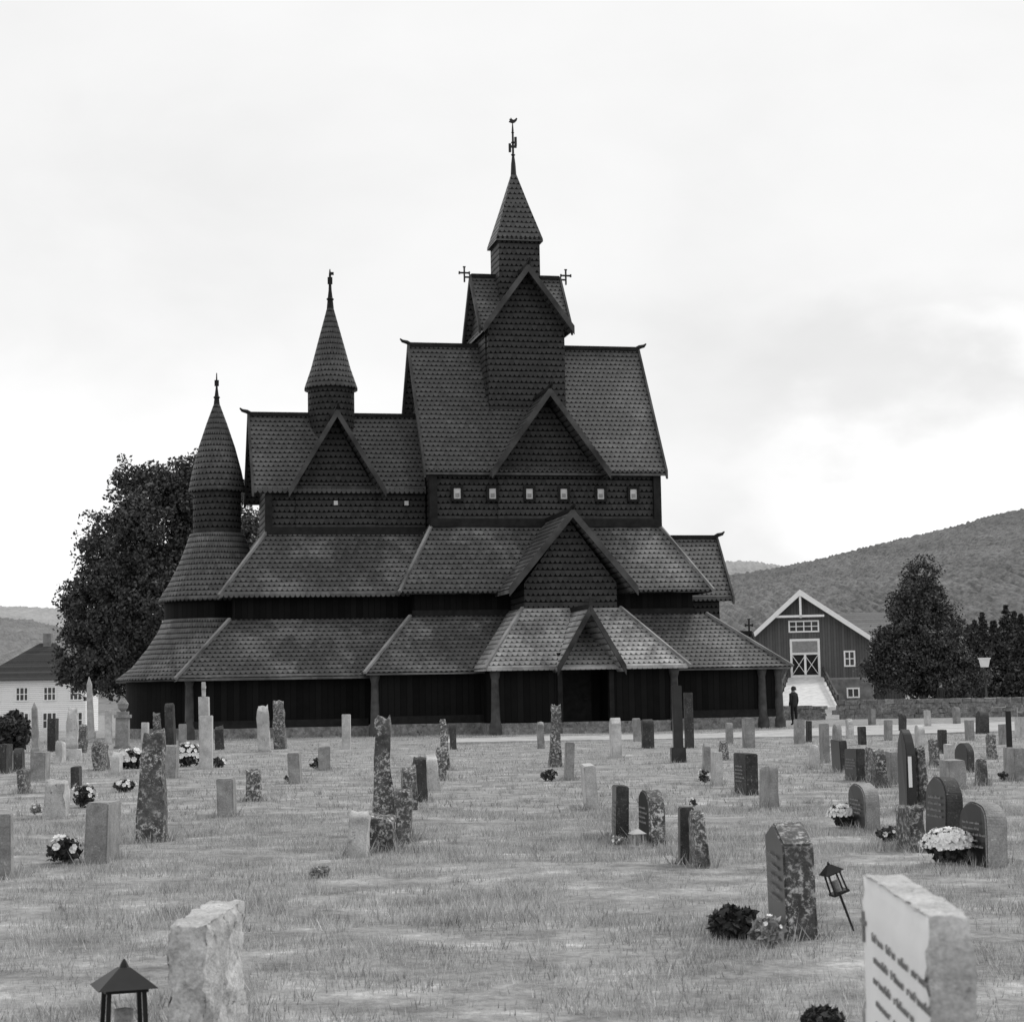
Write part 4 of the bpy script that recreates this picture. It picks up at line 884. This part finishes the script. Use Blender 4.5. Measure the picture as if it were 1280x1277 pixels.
def person(loc, hgt, yaw, jacket, trousers, label):
    root = empty('person', loc, yaw); tag(root, label, 'person')
    J = [(0, 0, .53), (0, 0, .62), (0, -.005, .74), (0, 0, .81), (0, 0, .855), (0, -.01, .915), (0, -.008, .965),
         (.05, 0, .5), (.052, -.015, .28), (.05, .01, .05), (.055, -.07, .015), (-.05, 0, .5), (-.052, .02, .28), (-.052, .03, .05), (-.058, -.05, .015),
         (.1, 0, .795), (.115, .01, .64), (.1, -.05, .53), (.07, -.085, .5), (-.1, 0, .795), (-.118, .02, .64), (-.112, -.01, .51), (-.108, -.02, .455), (0, -.075, .925)]
    E = [(0, 1), (1, 2), (2, 3), (3, 4), (4, 5), (5, 6), (0, 7), (7, 8), (8, 9), (9, 10), (0, 11), (11, 12), (12, 13), (13, 14), (3, 15), (15, 16), (16, 17), (17, 18), (3, 19), (19, 20), (20, 21), (21, 22), (5, 23)]
    Rd = [.09, .088, .095, .075, .035, .055, .045, .058, .044, .03, .024, .058, .044, .03, .024, .046, .04, .03, .02, .046, .04, .03, .02, .008]
    me = bpy.data.meshes.new('body'); me.from_pydata([Vector(j)*hgt for j in J], E, []); o = link(bpy.data.objects.new('body', me), root)
    o.modifiers.new('skin', 'SKIN')
    for i, s in enumerate(me.skin_vertices[0].data): s.radius = (Rd[i]*hgt, Rd[i]*hgt*.85)
    me.skin_vertices[0].data[0].use_root = True
    o.modifiers.new('smooth', 'SUBSURF').levels = 2
    mt, nt_, b = newmat('clothed_figure', .85, .2); g_ = nt_.nodes.new('ShaderNodeTexCoord'); s_ = nt_.nodes.new('ShaderNodeSeparateXYZ'); nt_.links.new(g_.outputs['Object'], s_.inputs[0])
    zz = nm(nt_, 'DIVIDE', s_.outputs[2], hgt)
    r_ = nt_.nodes.new('ShaderNodeValToRGB'); r_.color_ramp.interpolation = 'CONSTANT'; e = r_.color_ramp.elements
    for _ in range(2): e.new(.5)
    for x, (p_, v_) in zip(e, ((0, .02), (.04, trousers), (.5, jacket), (.85, .35))): x.position = p_; x.color = (v_, v_, v_, 1)
    nt_.links.new(zz, r_.inputs[0]); nt_.links.new(r_.outputs[0], b.inputs['Base Color']); me.materials.append(mt)
    m = MB(); m.lathe(0, .006*hgt, [(.066*hgt, .9*hgt), (.07*hgt, .94*hgt), (.055*hgt, .99*hgt), (.02*hgt, 1.008*hgt), (.003, 1.01*hgt)], 14); m.uv = {}
    hobj = m.build('hair', M['bark'], root, True); hobj.location.y = .012
    return root
person(at(993, 906), 1.6, math.radians(215), .035, .025, 'person in dark clothes standing by the right corner of the church')
P = at(1177, 889); person(P, 1.75, math.radians(20), .03, .04, 'person in dark clothes standing behind the low wall under the rounded tree')
# ============================================================ GRASS
def pip(x, y, poly):
    ins = np.zeros(len(x), bool); n = len(poly); j = n-1
    for i in range(n):
        xi, yi, xj, yj = poly[i].x, poly[i].y, poly[j].x, poly[j].y
        c = ((yi > y) != (yj > y)) & (x < (xj-xi)*(y-yi)/(yj-yi+1e-9)+xi); ins ^= c; j = i
    return ins
def patch(x, y, s, o):
    v = np.zeros(len(x))
    for k, a in ((1, 1.), (2.1, .6), (4.3, .4)):
        for t in range(3):
            an = o+t*2.1+k; v += a*np.sin((x*math.cos(an)+y*math.sin(an))*s*k+an*5+1.7*np.sin((x*math.sin(an)-y*math.cos(an))*s*k*.7+t))
    return v/3
def scatter(n, d0, d1, half=.34):
    d = np.sqrt(RNG.random(n)*(d1*d1-d0*d0)+d0*d0); a = (RNG.random(n)*2-1)*half; return d*np.tan(a), d
def blades(x, y, h, wd):
    n = len(x); an = RNG.random(n)*2*PI; le = (.4+1.1*RNG.random(n))*h; la = RNG.random(n)*2*PI
    co = np.zeros((n, 3, 3)); dx, dy = np.cos(an)*wd/2, np.sin(an)*wd/2
    co[:, 0] = np.stack([x-dx, y-dy, np.full(n, -.03)], 1); co[:, 1] = np.stack([x+dx, y+dy, np.full(n, -.03)], 1)
    co[:, 2] = np.stack([x+np.cos(la)*le*.8, y+np.sin(la)*le*.8, h], 1); return co.reshape(-1, 3)
parts = []
x, y = scatter(250000, 7.3, 24); pt = patch(x, y, 2.6, .3); keep = RNG.random(len(x)) < np.clip(.7+1.0*pt, .04, 1); x, y, pt = x[keep], y[keep], pt[keep]
parts.append(blades(x, y, (.01+.03*RNG.random(len(x))**1.6)*(1+.7*np.clip(pt, -.5, 1.5)), .004+.004*RNG.random(len(x))))
x, y = scatter(140000, 22, 78); pt = patch(x, y, 1.8, .3); keep = (RNG.random(len(x)) < np.clip(.72+.7*pt, .08, 1)) & ~pip(x, y, PATH); x, y, pt = x[keep], y[keep], pt[keep]
parts.append(blades(x, y, (.012+.028*RNG.random(len(x)))*(1+.5*np.clip(pt, -.5, 1.5)), .01+.012*RNG.random(len(x))))
cx, cy = scatter(1300, 7.6, 40); cr = .03+.06*RNG.random(1300); X0 = np.repeat(cx, 26); Y0 = np.repeat(cy, 26); R0 = np.repeat(cr, 26)
parts.append(blades(X0+RNG.normal(size=len(X0))*R0*.6, Y0+RNG.normal(size=len(X0))*R0*.6, (.025+.05*RNG.random(len(X0)))*(.6+R0*7), np.full(len(X0), .006)))
for X, Y, s, yr, w_, t_ in TUFT:
    n = 130; lx = (RNG.random(n)-.5)*(w_+.16); ly = (RNG.random(n)-.5)*(t_+.16); k = np.maximum(np.abs(lx)/(w_/2), np.abs(ly)/(t_/2)) > .95
    lx, ly = lx[k], ly[k]; c, s_ = math.cos(yr), math.sin(yr); parts.append(blades(X+lx*c-ly*s_, Y+lx*s_+ly*c, .04+.11*RNG.random(len(lx)), np.full(len(lx), .009)))
m, nt, b = newmat('grass_blade', .7, .15); p = pos(nt)
f = nm(nt, 'ADD', nm(nt, 'MULTIPLY', island(nt), .4), nm(nt, 'MULTIPLY', tnoise(nt, p, 1.6, 6, .7), .85))
nt.links.new(ramp(nt, f, [(.3, .11), (.52, .33), (.75, .56), (.95, .76)]), b.inputs['Base Color'])
tag(fastmesh('grass', np.concatenate(parts), 3, m), 'short mown churchyard grass with longer tufts around the stones', 'grass', kind='stuff')
